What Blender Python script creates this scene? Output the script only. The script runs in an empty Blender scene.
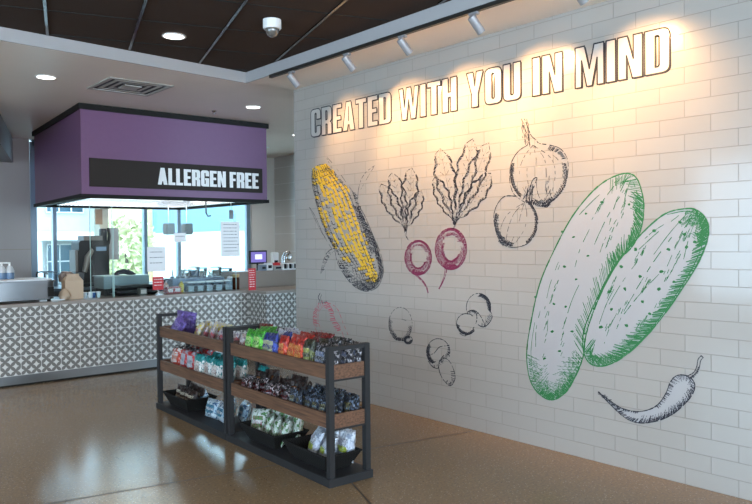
import bpy, bmesh, math, random
from mathutils import Vector, Matrix
random.seed(7)
# ---------------------------------------------------------------- camera
CAM_H = 1.6
YAW, PITCH, ROLL, FPX = 0.7098, -0.0176, -0.0099, 726.85
_f = Vector((math.sin(YAW)*math.cos(PITCH), math.cos(YAW)*math.cos(PITCH), math.sin(PITCH)))
_r = Vector((math.cos(YAW), -math.sin(YAW), 0)); _u = _r.cross(_f)
_c, _s = math.cos(ROLL), math.sin(ROLL)
_r, _u = _c*_r+_s*_u, -_s*_r+_c*_u
cam_d = bpy.data.cameras.new('camera'); cam = bpy.data.objects.new('camera', cam_d)
bpy.context.scene.collection.objects.link(cam)
cam_d.sensor_width = 36; cam_d.lens = FPX*36/752; cam_d.clip_start = .05; cam_d.clip_end = 300
cam.matrix_world = Matrix(((_r.x, _u.x, -_f.x, 0), (_r.y, _u.y, -_f.y, 0), (_r.z, _u.z, -_f.z, CAM_H), (0, 0, 0, 1)))
sc = bpy.context.scene
sc.camera = cam
sc.view_settings.view_transform = 'Standard'; sc.view_settings.look = 'None'
sc.view_settings.gamma = 1; sc.view_settings.use_curve_mapping = False
sc.view_settings.exposure = 0.0
sc.cycles.max_bounces = 7; sc.cycles.diffuse_bounces = 4; sc.cycles.transparent_max_bounces = 16
sc.cycles.caustics_reflective = False; sc.cycles.caustics_refractive = False
# ---------------------------------------------------------------- sky
w = bpy.data.worlds.new('sky'); sc.world = w; w.use_nodes = True
bgn = w.node_tree.nodes['Background']
bgn.inputs[0].default_value = (.54, .79, 1, 1); bgn.inputs[1].default_value = 8.5
col = sc.collection
def area(name, loc, rot, sx, sy, power, color):
    l = bpy.data.lights.new(name, 'AREA'); l.shape = 'RECTANGLE'; l.size = sx; l.size_y = sy; l.energy = power; l.color = color
    o = bpy.data.objects.new(name, l); o.location = loc; o.rotation_euler = rot; col.objects.link(o); return o
# added ambient fill lamps outside the unseen openings behind and left of the camera
area('ambient_fill_back', (-.6, -4.3, 1.7), (math.radians(90), 0, 0), 6, 2.6, 350, (1, .975, .95))
area('ambient_fill_left', (-4.3, 2.2, 1.7), (math.radians(90), 0, math.radians(-90)), 8, 2.6, 34, (.90, .95, 1))

# ---------------------------------------------------------------- helpers
def ray(px, py): return _f + _r*((px-376)/FPX) - _u*((py-252)/FPX)
O = Vector((0, 0, CAM_H))
def atx(px, py, x): d = ray(px, py); return O + d*(x/d.x)
def aty(px, py, y): d = ray(px, py); return O + d*(y/d.y)
def atz(px, py, z): d = ray(px, py); return O + d*((z-CAM_H)/d.z)

M = {}
def mat(name, c, rough=.5, metal=0, coat=0, noise=0, nscale=20, bump=0, spec=.5, emit=0):
    if name in M: return M[name]
    m = bpy.data.materials.new(name); m.use_nodes = True; nt = m.node_tree; b = nt.nodes['Principled BSDF']
    b.inputs['Base Color'].default_value = (*c, 1); b.inputs['Roughness'].default_value = rough
    b.inputs['Metallic'].default_value = metal; b.inputs['Coat Weight'].default_value = coat; b.inputs['Coat Roughness'].default_value = .08
    b.inputs['Specular IOR Level'].default_value = spec
    if emit: b.inputs['Emission Color'].default_value = (*c, 1); b.inputs['Emission Strength'].default_value = emit
    if noise or bump:
        tc = nt.nodes.new('ShaderNodeTexCoord'); n = nt.nodes.new('ShaderNodeTexNoise'); n.inputs['Scale'].default_value = nscale
        n.inputs['Detail'].default_value = 5; nt.links.new(tc.outputs['Object'], n.inputs['Vector'])
        if noise:
            mx = nt.nodes.new('ShaderNodeMix'); mx.data_type = 'RGBA'
            mx.inputs[6].default_value = (*[v*(1-noise) for v in c], 1); mx.inputs[7].default_value = (*[min(1, v*(1+noise)) for v in c], 1)
            nt.links.new(n.outputs['Fac'], mx.inputs[0]); nt.links.new(mx.outputs[2], b.inputs['Base Color'])
        if bump:
            bp = nt.nodes.new('ShaderNodeBump'); bp.inputs['Strength'].default_value = bump; bp.inputs['Distance'].default_value = .01
            nt.links.new(n.outputs['Fac'], bp.inputs['Height']); nt.links.new(bp.outputs[0], b.inputs['Normal'])
    M[name] = m; return m
def srgb(r, g, b):
    f = lambda v: ((v/255+.055)/1.055)**2.4 if v > 10 else v/255/12.92
    return (f(r), f(g), f(b))
def nodes(m): return m.node_tree, m.node_tree.nodes['Principled BSDF']

class MB:
    def __init__(s): s.v = []; s.f = []; s.mi = []
    def face(s, pts, mi=0):
        i = len(s.v); s.v += [tuple(p) for p in pts]; s.f.append(list(range(i, i+len(pts)))); s.mi.append(mi)
    def box(s, a, b, mi=0):
        x0, y0, z0 = [min(p, q) for p, q in zip(a, b)]; x1, y1, z1 = [max(p, q) for p, q in zip(a, b)]
        s.prism([(x0, y0), (x1, y0), (x1, y1), (x0, y1)], z0, z1, mi); return s
    def prism(s, poly, z0, z1, mi=0):
        n = len(poly); i = len(s.v)
        s.v += [(x, y, z0) for x, y in poly]+[(x, y, z1) for x, y in poly]
        s.f.append([i+k for k in range(n)][::-1]); s.f.append([i+n+k for k in range(n)])
        for k in range(n): s.f.append([i+k, i+(k+1) % n, i+n+(k+1) % n, i+n+k])
        s.mi += [mi]*(n+2); return s
    def frustum(s, c, z0, z1, ax, ay, bx, by, mi=0):
        i = len(s.v)
        for z, X, Y in ((z0, ax, ay), (z1, bx, by)):
            s.v += [(c[0]-X, c[1]-Y, z), (c[0]+X, c[1]-Y, z), (c[0]+X, c[1]+Y, z), (c[0]-X, c[1]+Y, z)]
        s.f += [[i+3, i+2, i+1, i], [i+4, i+5, i+6, i+7]]+[[i+k, i+(k+1) % 4, i+4+(k+1) % 4, i+4+k] for k in range(4)]
        s.mi += [mi]*6; return s
    def tube(s, pts, r, n=10, mi=0, caps=True):
        pts = [Vector(p) for p in pts]; rs = r if isinstance(r, (list, tuple)) else [r]*len(pts)
        i0 = len(s.v); up = None
        for k, p in enumerate(pts):
            t = (pts[min(k+1, len(pts)-1)]-pts[max(k-1, 0)]).normalized()
            if up is None: up = Vector((0, 0, 1)) if abs(t.z) < .9 else Vector((1, 0, 0))
            a = t.cross(up).normalized(); b = t.cross(a); up = a.cross(t)
            for j in range(n):
                th = 2*math.pi*j/n; s.v.append(tuple(p+(a*math.cos(th)+b*math.sin(th))*rs[k]))
        for k in range(len(pts)-1):
            for j in range(n):
                a = i0+k*n+j; b = i0+k*n+(j+1) % n; s.f.append([a, b, b+n, a+n]); s.mi.append(mi)
        if caps:
            s.f.append([i0+j for j in range(n)][::-1]); s.f.append([i0+(len(pts)-1)*n+j for j in range(n)]); s.mi += [mi]*2
        return s
    def lathe(s, prof, c=(0, 0), n=20, mi=0):      # prof: (r, z)
        return s.tube([(c[0], c[1], z+1e-5*k) for k, (r, z) in enumerate(prof)], [max(r, 1e-4) for r, z in prof], n, mi)
    def build(s, name, m, parent=None, smooth=False, bevel=0, props=None, recalc=True, loc=None):
        me = bpy.data.meshes.new(name)
        v = s.v
        if loc is not None: v = [tuple(Vector(p)-Vector(loc)) for p in v]
        me.from_pydata(v, [], s.f)
        ms = m if isinstance(m, (list, tuple)) else [m]
        for k in ms: me.materials.append(k)
        for p, i in zip(me.polygons, s.mi): p.material_index = i
        if recalc:
            bm = bmesh.new(); bm.from_mesh(me); bmesh.ops.recalc_face_normals(bm, faces=bm.faces)
            if bevel:
                bmesh.ops.bevel(bm, geom=list(bm.edges), offset=bevel, segments=2, affect='EDGES', clamp_overlap=True)
            bm.to_mesh(me); bm.free()
        if smooth:
            for p in me.polygons: p.use_smooth = True
            me.set_sharp_from_angle(angle=math.radians(40))
        o = bpy.data.objects.new(name, me); col.objects.link(o)
        if parent: o.parent = parent
        if loc is not None: o.location = loc
        for k, q in (props or {}).items(): o[k] = q
        return o
def T(o, label, cat, group=None):
    o['label'] = label; o['category'] = cat
    if group: o['group'] = group
    return o
def empty(name, loc=(0, 0, 0), rz=0):
    o = bpy.data.objects.new(name, None); col.objects.link(o); o.location = loc; o.rotation_euler = (0, 0, rz); o.empty_display_size = .1; return o
ST = {'kind': 'structure'}
def B(a, b, mi=0): return MB().box(a, b, mi)

# ---------------------------------------------------------------- materials
# glazed white wall tile, running bond
tile = mat('white_glazed_tile', (.60, .585, .565), .22, coat=.5)
nt, bs = nodes(tile)
tc = nt.nodes.new('ShaderNodeTexCoord'); sp = nt.nodes.new('ShaderNodeSeparateXYZ'); cb = nt.nodes.new('ShaderNodeCombineXYZ')
ad = nt.nodes.new('ShaderNodeMath'); ad.operation = 'ADD'; ad.inputs[1].default_value = -.0675
nt.links.new(tc.outputs['Object'], sp.inputs[0]); nt.links.new(sp.outputs['Y'], ad.inputs[0])
nt.links.new(ad.outputs[0], cb.inputs[0]); nt.links.new(sp.outputs['Z'], cb.inputs[1])
br = nt.nodes.new('ShaderNodeTexBrick'); br.inputs['Scale'].default_value = 1; br.offset = .5
br.inputs['Brick Width'].default_value = .335; br.inputs['Row Height'].default_value = .1072
br.inputs['Mortar Size'].default_value = .0026; br.inputs['Mortar Smooth'].default_value = .6
br.inputs['Color1'].default_value = (.41, .385, .36, 1); br.inputs['Color2'].default_value = (.395, .37, .345, 1); br.inputs['Mortar'].default_value = (.325, .305, .285, 1)
nt.links.new(cb.outputs[0], br.inputs['Vector']); nt.links.new(br.outputs['Color'], bs.inputs['Base Color'])
bp = nt.nodes.new('ShaderNodeBump'); bp.invert = True; bp.inputs['Strength'].default_value = .8; bp.inputs['Distance'].default_value = .003
nt.links.new(br.outputs['Fac'], bp.inputs['Height'])
nz = nt.nodes.new('ShaderNodeTexNoise'); nz.inputs['Scale'].default_value = 6; nt.links.new(tc.outputs['Object'], nz.inputs['Vector'])
bp2 = nt.nodes.new('ShaderNodeBump'); bp2.inputs['Strength'].default_value = .12; bp2.inputs['Distance'].default_value = .01
nt.links.new(nz.outputs['Fac'], bp2.inputs['Height']); nt.links.new(bp.outputs[0], bp2.inputs['Normal'])
nt.links.new(bp2.outputs[0], bs.inputs['Normal']); nt.links.new(bp.outputs[0], bs.inputs['Coat Normal'])

# patterned cement tile
pat = mat('patterned_tile', (.5, .5, .5), .45)
nt, bs = nodes(pat)
def mth(op, a, b=None, c=None):
    n = nt.nodes.new('ShaderNodeMath'); n.operation = op
    for i, v in enumerate((a, b, c)):
        if v is None: continue
        if isinstance(v, (int, float)): n.inputs[i].default_value = v
        else: nt.links.new(v, n.inputs[i])
    return n.outputs[0]
tc = nt.nodes.new('ShaderNodeTexCoord'); sp = nt.nodes.new('ShaderNodeSeparateXYZ'); nt.links.new(tc.outputs['Object'], sp.inputs[0])
hx = mth('ADD', sp.outputs['X'], sp.outputs['Y'])
S = .215
X = mth('DIVIDE', mth('ADD', hx, -.2+S*50), S/2); Z = mth('DIVIDE', mth('ADD', sp.outputs['Z'], -.125+S*2), S/2)
u_ = mth('FRACT', mth('ADD', X, Z)); v_ = mth('FRACT', mth('ADD', mth('SUBTRACT', X, Z), 100))
a_ = mth('ABSOLUTE', mth('SUBTRACT', u_, .5)); b_ = mth('ABSOLUTE', mth('SUBTRACT', v_, .5))
mx_ = mth('MAXIMUM', a_, b_); mn_ = mth('MINIMUM', a_, b_)
om = mth('SUBTRACT', 1, mx_)
d2 = mth('ADD', mth('MULTIPLY', om, om), mth('MULTIPLY', mn_, mn_))
lens = mth('LESS_THAN', d2, .545)
cross = mth('GREATER_THAN', mth('MAXIMUM', mx_, 0), .487)       # thin pale line between petals
cen = mth('LESS_THAN', mth('MAXIMUM', a_, b_), .07)
gx = mth('FRACT', mth('MULTIPLY', X, .5)); gz = mth('FRACT', mth('MULTIPLY', Z, .5))
grout = mth('MAXIMUM', mth('LESS_THAN', gx, .022), mth('LESS_THAN', gz, .022))
dark = mth('MULTIPLY', mth('MULTIPLY', lens, mth('SUBTRACT', 1, grout)), 1)
mxc = nt.nodes.new('ShaderNodeMix'); mxc.data_type = 'RGBA'
mxc.inputs[6].default_value = (.66, .64, .61, 1); mxc.inputs[7].default_value = (.17, .158, .145, 1)
nt.links.new(dark, mxc.inputs[0]); nt.links.new(mxc.outputs[2], bs.inputs['Base Color'])

# polished concrete floor with aggregate
flo = mat('polished_concrete', (.2, .14, .1), .13, spec=.5)
nt, bs = nodes(flo)
tc = nt.nodes.new('ShaderNodeTexCoord')
def noise(scale, det=4):
    n = nt.nodes.new('ShaderNodeTexNoise'); n.inputs['Scale'].default_value = scale; n.inputs['Detail'].default_value = det
    nt.links.new(tc.outputs['Object'], n.inputs['Vector']); return n.outputs['Fac']
def mix(fac, a, b):
    m = nt.nodes.new('ShaderNodeMix'); m.data_type = 'RGBA'; nt.links.new(fac, m.inputs[0])
    for i, v in ((6, a), (7, b)):
        if isinstance(v, tuple): m.inputs[i].default_value = (*v, 1)
        else: nt.links.new(v, m.inputs[i])
    return m.outputs[2]
def ramp(fac, a, b):
    r = nt.nodes.new('ShaderNodeMapRange'); r.inputs['From Min'].default_value = a; r.inputs['From Max'].default_value = b; nt.links.new(fac, r.inputs['Value']); return r.outputs[0]
c1 = mix(ramp(noise(.8), .35, .65), (.255, .162, .085), (.30, .192, .10))
c2 = mix(ramp(noise(60, 2), .35, .65), c1, (.20, .135, .08))
vo = nt.nodes.new('ShaderNodeTexVoronoi'); vo.inputs['Scale'].default_value = 75; nt.links.new(tc.outputs['Object'], vo.inputs['Vector'])
sp2 = nt.nodes.new('ShaderNodeSeparateColor'); nt.links.new(vo.outputs['Color'], sp2.inputs[0])
spk = mth('MULTIPLY', mth('LESS_THAN', vo.outputs['Distance'], .28), mth('GREATER_THAN', sp2.outputs[0], .82))
c3 = mix(spk, c2, (.42, .33, .24))
spd = mth('MULTIPLY', mth('LESS_THAN', vo.outputs['Distance'], .3), mth('LESS_THAN', sp2.outputs[0], .07))
c4 = mix(spd, c3, (.11, .07, .045)); nt.links.new(c4, bs.inputs['Base Color'])
rr = nt.nodes.new('ShaderNodeMapRange'); rr.inputs['To Min'].default_value = .13; rr.inputs['To Max'].default_value = .24; nt.links.new(noise(9), rr.inputs['Value']); nt.links.new(rr.outputs[0], bs.inputs['Roughness'])

gyp = mat('painted_gypsum', (.80, .69, .60), .36, noise=.04, nscale=3)
band_m = mat('grey_painted_trim', srgb(172, 170, 172), .4)
darktile = mat('dark_acoustic_tile', (.050, .034, .028), .95, noise=.35, nscale=140, bump=.25, spec=.1)
tee = mat('dark_metal_tee', (.10, .09, .085), .22, metal=.8)
gap_m = mat('tile_gap', (.008, .008, .008), .9)
greytile = mat('grey_porcelain_tile', srgb(200, 196, 190), .35)
pier = mat('cream_paint', srgb(215, 208, 200), .6)
mull = mat('blue_grey_aluminium', srgb(120, 135, 150), .4, metal=.3)
steel = mat('brushed_steel', (.55, .55, .56), .24, metal=1, noise=.1, nscale=8)
purple = mat('purple_laminate', srgb(114, 78, 112), .4, noise=.05, nscale=30)
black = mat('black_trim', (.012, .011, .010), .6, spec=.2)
signblk = mat('dark_bronze_panel', (.030, .023, .020), .6, spec=.2)
white = mat('white_paint', (.8, .8, .8), .5)
letterw = mat('white_letter', (.85, .84, .84), .5)
worktop = mat('taupe_solid_surface', srgb(150, 140, 132), .3, noise=.06, nscale=80)
taupe = mat('taupe_laminate', srgb(140, 126, 115), .45)
rackm = mat('black_powder_coat', (.022, .022, .024), .55, spec=.3)
wood = mat('rustic_wood_board', srgb(122, 90, 70), .55)
nt, bs = nodes(wood)
tc = nt.nodes.new('ShaderNodeTexCoord'); mp = nt.nodes.new('ShaderNodeMapping'); mp.inputs['Scale'].default_value = (18, 1.5, 30); nt.links.new(tc.outputs['Object'], mp.inputs[0])
nz = nt.nodes.new('ShaderNodeTexNoise'); nz.inputs['Scale'].default_value = 3; nz.inputs['Detail'].default_value = 6; nt.links.new(mp.outputs[0], nz.inputs['Vector'])
nt.links.new(mix(ramp(nz.outputs['Fac'], .3, .7), srgb(72, 48, 35), srgb(122, 86, 64)), bs.inputs['Base Color'])
ink = mat('dark_ink', srgb(38, 40, 52), .6); green_ink = mat('green_ink', srgb(46, 118, 66), .6)
pink_ink = mat('magenta_ink', srgb(122, 42, 78), .6); red_ink = mat('red_ink', srgb(188, 62, 84), .6); yel = mat('yellow_ink', srgb(226, 184, 52), .6)
film = mat('pale_grey_film', (.425, .415, .425), .35); wfilm = mat('white_film', (.50, .48, .46), .3, coat=.3)
lamp_e = mat('lit_diffuser', (1, .97, .92), .5, emit=6)
wicker = mat('black_woven_plastic', (.012, .011, .011), .85, spec=.2)
nt, bs = nodes(wicker); tc = nt.nodes.new('ShaderNodeTexCoord')
ck = nt.nodes.new('ShaderNodeTexChecker'); ck.inputs['Scale'].default_value = 90; nt.links.new(tc.outputs['Object'], ck.inputs[0])
bpn = nt.nodes.new('ShaderNodeBump'); bpn.inputs['Distance'].default_value = .004; nt.links.new(ck.outputs['Fac'], bpn.inputs['Height']); nt.links.new(bpn.outputs[0], bs.inputs['Normal'])
nt.links.new(mix(ck.outputs['Fac'], (.006, .006, .006), (.018, .016, .015)), bs.inputs['Base Color'])

def glassmat(name, tint, refl=.35):
    m = bpy.data.materials.new(name); m.use_nodes = True; n = m.node_tree; n.nodes.clear()
    out = n.nodes.new('ShaderNodeOutputMaterial'); tr = n.nodes.new('ShaderNodeBsdfTransparent'); gl = n.nodes.new('ShaderNodeBsdfGlossy')
    tr.inputs[0].default_value = (*tint, 1); gl.inputs['Roughness'].default_value = .02; gl.inputs['Color'].default_value = (refl, refl, refl, 1)
    fr = n.nodes.new('ShaderNodeFresnel'); fr.inputs[0].default_value = 1.3; mx = n.nodes.new('ShaderNodeMixShader')
    n.links.new(fr.outputs[0], mx.inputs[0]); n.links.new(tr.outputs[0], mx.inputs[1]); n.links.new(gl.outputs[0], mx.inputs[2]); n.links.new(mx.outputs[0], out.inputs[0]); return m
glass = glassmat('clear_glass', (.95, .985, .98)); edge_m = mat('glass_edge_teal', srgb(190, 225, 220), .2)
clearpl = glassmat('clear_plastic', (.80, .84, .86))

# ---------------------------------------------------------------- setting
H = 3.24; HD = 3.34
B((-4.2, -4.2, -.12), (9.0, 12.4, 0)).build('floor', flo, props=ST)
# saw-cut joints in the slab
def joint(name, a, b):
    a, b = Vector(a), Vector(b); d = (b-a).normalized(); n = Vector((-d.y, d.x))*.0055
    m = MB(); m.face([(*(a-n), .0012), (*(b-n), .0012), (*(b+n), .0012), (*(a+n), .0012)]); return m.build(name, mat('joint_filler', (.045, .032, .024), .6), props=ST, recalc=False)
joint('trim_1', (-3.6, 5.66), (4.54, 4.03)); joint('trim_2', (3.18, 4.25), (1.2, -.6))
B((4.54, -4.2, 0), (4.74, 6.643, H+.3)).build('wall_right', tile, props=ST)
B((-4.4, -4.4, 0), (-4.2, 12.4, .5)).build('wall_left_sill', pier, props=ST)
B((-4.4, -4.4, 2.95), (-4.2, 12.4, H+.3)).build('wall_left', pier, props=ST)
B((-4.4, 6.4, .5), (-4.2, 12.4, 2.95)).build('wall_left_side', pier, props=ST)
B((-4.4, -4.4, .5), (-4.2, -2, 2.95)).build('wall_left_end', pier, props=ST)
B((-4.2, -4.4, 0), (4.74, -4.2, .4)).build('wall_back_sill', pier, props=ST)
B((-4.2, -4.4, 3.0), (4.74, -4.2, H+.3)).build('wall_back', pier, props=ST)
B((7.92, 4, 0), (8.1, 12.6, H+.3)).build('wall_kitchen_side', greytile, props=ST)
mm = MB()
for z in (.36, .70, 1.04, 1.38, 1.72, 2.06, 2.38, 2.70, 3.02): mm.box((7.914, 4, z), (7.92, 12.3, z+.008))
mm.build('trim_3', mat('pale_tile_joint', (.75, .74, .73), .3), props=ST)
B((-4.2, 12.3, 0), (3.36, 12.5, H+.3)).build('wall_far', mat('grey_wall_panel', srgb(150, 142, 140), .35), props=ST)
B((-4.2, 12.29, 1.49), (3.36, 12.3, 1.50)).build('trim_4', taupe, props=ST)
B((7.40, 12.3, 0), (8.0, 12.5, H+.3)).build('wall_far_pier', pier, props=ST)
B((3.36, 12.3, 0), (7.40, 12.5, .55)).build('wall_far_sill', pier, props=ST)
B((4.74, 6.44, 0), (4.9, 6.643, H+.3)).build('wall_right_return', pier, props=ST)
# gypsum ceiling with the lower soffit edge round the dark coffer
E1 = (3.95, 6.63); E0 = (-4.2, 6.63-(8.15)*.075)
SX = 3.93
m = MB()
m.prism([(-4.2, E0[1]), (E1[0], E1[1]), (4.0, 6.63), (9, 6.63), (9, 12.5), (-4.2, 12.5)], H, H+.05)
m.prism([(SX, -4.2), (4.54, -4.2), (4.54, 6.66), (SX+.02, 6.66)], H, H+.05)
m.build('ceiling', gyp, props=ST)
B((-4.3, -4.3, HD+.008), (9.1, 12.6, HD+.1)).build('ceiling_dark_tiles', darktile, props=ST)
m = MB(); m.prism([(-4.2, E0[1]-.012), (E1[0]-.02, E1[1]-.012), (E1[0]-.02, E1[1]+.004), (-4.2, E0[1]+.004)], H-.002, HD+.006)
m.prism([(SX-.012, -4.2), (SX+.004, -4.2), (SX+.02, 6.63), (SX+.0, 6.63)], H-.002, HD+.006)
m.build('trim_5', band_m, props=ST)
# ceiling grid turned 17.6 degrees to the wall
TH = math.radians(17.6); P = .672
def g2(u, v): return (u*math.cos(TH)+v*math.sin(TH), -u*math.sin(TH)+v*math.cos(TH))
def clipseg(a, b):
    pts = []
    for k in range(401):
        t = k/400; x = a[0]+(b[0]-a[0])*t; y = a[1]+(b[1]-a[1])*t
        if -4.15 < x < SX-.02 and -4.15 < y < 6.61-(E1[0]-x)*.075: pts.append((x, y))
    return (pts[0], pts[-1]) if len(pts) > 1 else None
def strips(name, segs, wd, z0, z1, m_):
    m = MB()
    for a, b in segs:
        s_ = clipseg(a, b)
        if not s_: continue
        a, b = Vector(s_[0]), Vector(s_[1]); d = (b-a).normalized(); n = Vector((-d.y, d.x))*wd/2
        m.prism([tuple(a-n), tuple(b-n), tuple(b+n), tuple(a+n)], z0, z1)
    return m.build(name, m_, props=ST)
strips('ceiling_grid_tees', [(g2(-.117+P*k, -12), g2(-.117+P*k, 12)) for k in range(-10, 10)], .022, HD-.003, HD+.008, tee)
strips('ceiling_grid_gaps', [(g2(-12, 5.33+.69*k), g2(12, 5.33+.69*k)) for k in range(-14, 4)], .012, HD+.003, HD+.009, gap_m)
# bulkhead along the kitchen's left side, in line with the grid
e = Vector((3.12, 12.3)); d = Vector((math.sin(TH), math.cos(TH))); n = Vector((-d.y, d.x))
a = e-d*3.4
MB().prism([tuple(e), tuple(a), tuple(a+n*1.2), tuple(e+n*1.2)], 2.85, H).build('trim_6', mat('grey_bulkhead', srgb(138, 140, 144), .6), props=ST)

# windows of the far wall
WX = [3.38, 3.74, 5.27, 5.90, 7.38]
for k in range(4):
    x0, x1 = WX[k], WX[k+1]
    fr = MB()
    fr.box((x0, 12.34, .55), (x0+.03+(.06 if k == 0 else 0), 12.44, 3.2)); fr.box((x1-.03-(.05 if k == 3 else 0), 12.34, .55), (x1, 12.44, 3.2))
    fr.box((x0+.03, 12.34, .55), (x1-.03, 12.44, .62)); fr.box((x0+.03, 12.34, 3.14), (x1-.03, 12.44, H))
    wo = fr.build('window_%d' % (k+1), mull, props=ST)
    B((x0+.03, 12.385, .62), (x1-.03, 12.391, 3.14)).build('pane', glass, wo)

# ---------------------------------------------------------------- outdoors
B((-15, 12.5, -1.2), (60, 80, -1.0)).build('ground_outside', mat('pale_pavement', (.55, .56, .54), .8, noise=.1), props=ST)
B((-5, 26, -1.0), (50, 31, -.97)).build('ground_lawn', mat('lawn', (.25, .42, .2), .9, noise=.3, nscale=2), props=ST)
bw = mat('pale_facade', srgb(165, 165, 165), .8); bglass = mat('facade_glass', srgb(40, 70, 85), .15); btrim = mat('facade_trim', srgb(200, 200, 200), .7)
bd = empty('building', (15, 36, -1)); T(bd, 'pale building with a porch and multi-pane windows across the street, seen through the glass', 'building')
B((-13, 2, 0), (8, 12, 7.6)).build('wall', bw, bd)
B((-13.2, 0, 2.7), (8.2, 2, 3.1)).build('porch_roof', btrim, bd)
for i, x in enumerate((-12.4, -8.6, -4.8, -1.0, 2.8, 6.6)):
    MB().box((x-.18, .2, 0), (x+.18, .56, 2.7)).build('porch_column', btrim, bd)
for x in (-10.6, -6.8, -3.0, .8, 4.6):
    for z, hh in ((.8, 1.7), (4.1, 1.5)):
        g = B((x-.9, 1.96, z), (x+.9, 2.0, z+hh)).build('window_pane', bglass, bd)
        q = MB()
        for xx in (-.92, -.32, .28, .88): q.box((x+xx, 1.9, z), (x+xx+.05, 1.96, z+hh))
        for zz in (0, .5, 1): q.box((x-.92, 1.9, z+zz*hh-.03), (x+.93, 1.96, z+zz*hh+.03))
        q.build('glazing_bars', btrim, g)
b2 = empty('annex_building', (19.5, 27, -1)); T(b2, 'white walled building with blue siding above, near the right end of the windows', 'building')
B((-4.2, 0, 0), (6, 8, 3.0)).build('lower_wall', mat('bright_render', (.85, .85, .85), .7), b2)
B((-4.2, .02, 3.0), (6, 8, 5.4)).build('siding', mat('blue_siding', srgb(110, 140, 160), .7), b2)
q = MB()
for k in range(7): q.box((1.8, -.03, 3.2+k*.3), (6, .02, 3.3+k*.3))
q.build('louvre_bands', mat('grey_louvre', srgb(120, 130, 140), .6), b2)
def tree(x, y, h, r, m_, label):
    t = empty('tree', (x, y, -1)); T(t, label, 'tree')
    MB().tube([(0, 0, 0), (.05, 0, h*.35), (0, .05, h*.6)], [.13, .1, .05]).build('trunk', mat('bark', (.12, .09, .07), .9), t)
    m = MB(); rnd = random.Random(int(x*10))
    for k in range(900):
        th = rnd.uniform(0, 6.28); ph = rnd.uniform(-1, 1); rr_ = r*rnd.uniform(.45, 1)
        c = Vector((rr_*math.cos(th)*math.sqrt(1-ph*ph), rr_*math.sin(th)*math.sqrt(1-ph*ph), h*.65+ph*h*.33))
        a = Vector((rnd.uniform(-1, 1), rnd.uniform(-1, 1), rnd.uniform(-1, 1)))*.16; b = Vector((rnd.uniform(-1, 1), rnd.uniform(-1, 1), rnd.uniform(-1, 1)))*.12
        m.face([c-a, c+b, c+a, c-b])
    m.build('foliage', m_, t, recalc=False)
b3 = empty('cream_building', (13.2, 35.5, -1)); T(b3, 'cream block seen through the glass behind the drink machine', 'building')
B((0, 0, 0), (2.9, .45, 7.7)).build('wall', mat('cream_render', srgb(235, 205, 160), .8), b3); B((-.1, -.1, 7.7), (3.0, .45, 7.9)).build('coping', btrim, b3)
tree(10.75, 27, 3.6, 1.2, mat('yellowing_leaves', srgb(190, 185, 140), .8), 'small tree with yellowing leaves outside the window')
tree(6.9, 26, 1.5, .7, mat('green_leaves', srgb(120, 150, 100), .8), 'low green tree outside, in front of the building with the porch')

# ---------------------------------------------------------------- service counter
ct = empty('service_counter', (3.9, 8.7, 0)); T(ct, 'L-shaped service counter faced with grey and white patterned tiles', 'counter')
def rel(o, par):      # keep world placement under a parent
    o.parent = par; o.location = Vector(o.location)-Vector(par.location); return o
def wpart(mb, name, m_, par, **k): return rel(mb.build(name, m_, **k), par)
KX = 5.17
wpart(MB().prism([(-3, 8.70), (KX-.0, 8.70), (KX+.0, 9.5), (-3, 9.5)], .125, .885), 'tiled_front', pat, ct)
wpart(MB().prism([(KX, 8.27), (6.9, 8.40), (6.9, 9.5), (KX, 9.5)], .125, .885), 'tiled_front', pat, ct)
wpart(MB().prism([(-3, 8.75), (KX+.03, 8.75), (KX+.03, 8.32), (6.9, 8.45), (6.9, 9.5), (-3, 9.5)], .02, .125), 'kick_plate', mat('kick_steel', (.20, .20, .20), .28, metal=1, noise=.1, nscale=4), ct)
wpart(MB().prism([(-3, 8.765), (KX+.04, 8.765), (KX+.04, 8.335), (6.9, 8.465), (6.9, 9.49), (-3, 9.49)], 0, .02), 'floor_shadow_strip', black, ct)  # black strip that paints in the shadow line at the floor
wpart(MB().prism([(-3, 8.685), (KX-.03, 8.685), (KX-.015, 8.24), (6.9, 8.37), (6.9, 9.52), (-3, 9.52)], .885, .92), 'countertop', worktop, ct)
T(wpart(MB().box((5.10, 9.0, .92), (6.9, 9.45, 1.15)), 'raised_ledge', taupe, ct), None, None) if 0 else None
rl = MB().box((5.14, 9.05, .92), (6.9, 9.45, 1.155)).build('display_ledge', taupe, bevel=.004); T(rl, 'low taupe box ledge standing on the right arm of the counter', 'ledge')
bc = empty('back_counter', (5.3, 11.9, 0)); T(bc, 'dark back counter with steel top running below the windows', 'counter')
wpart(B((3.3, 11.5, 0), (7.8, 12.25, .86)), 'cabinet', mat('near_black_cabinet', (.03, .032, .036), .5), bc)
wpart(B((3.28, 11.47, .86), (7.82, 12.27, .90)), 'top', mat('dark_steel_top', (.09, .11, .13), .3, metal=.5), bc)

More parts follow.
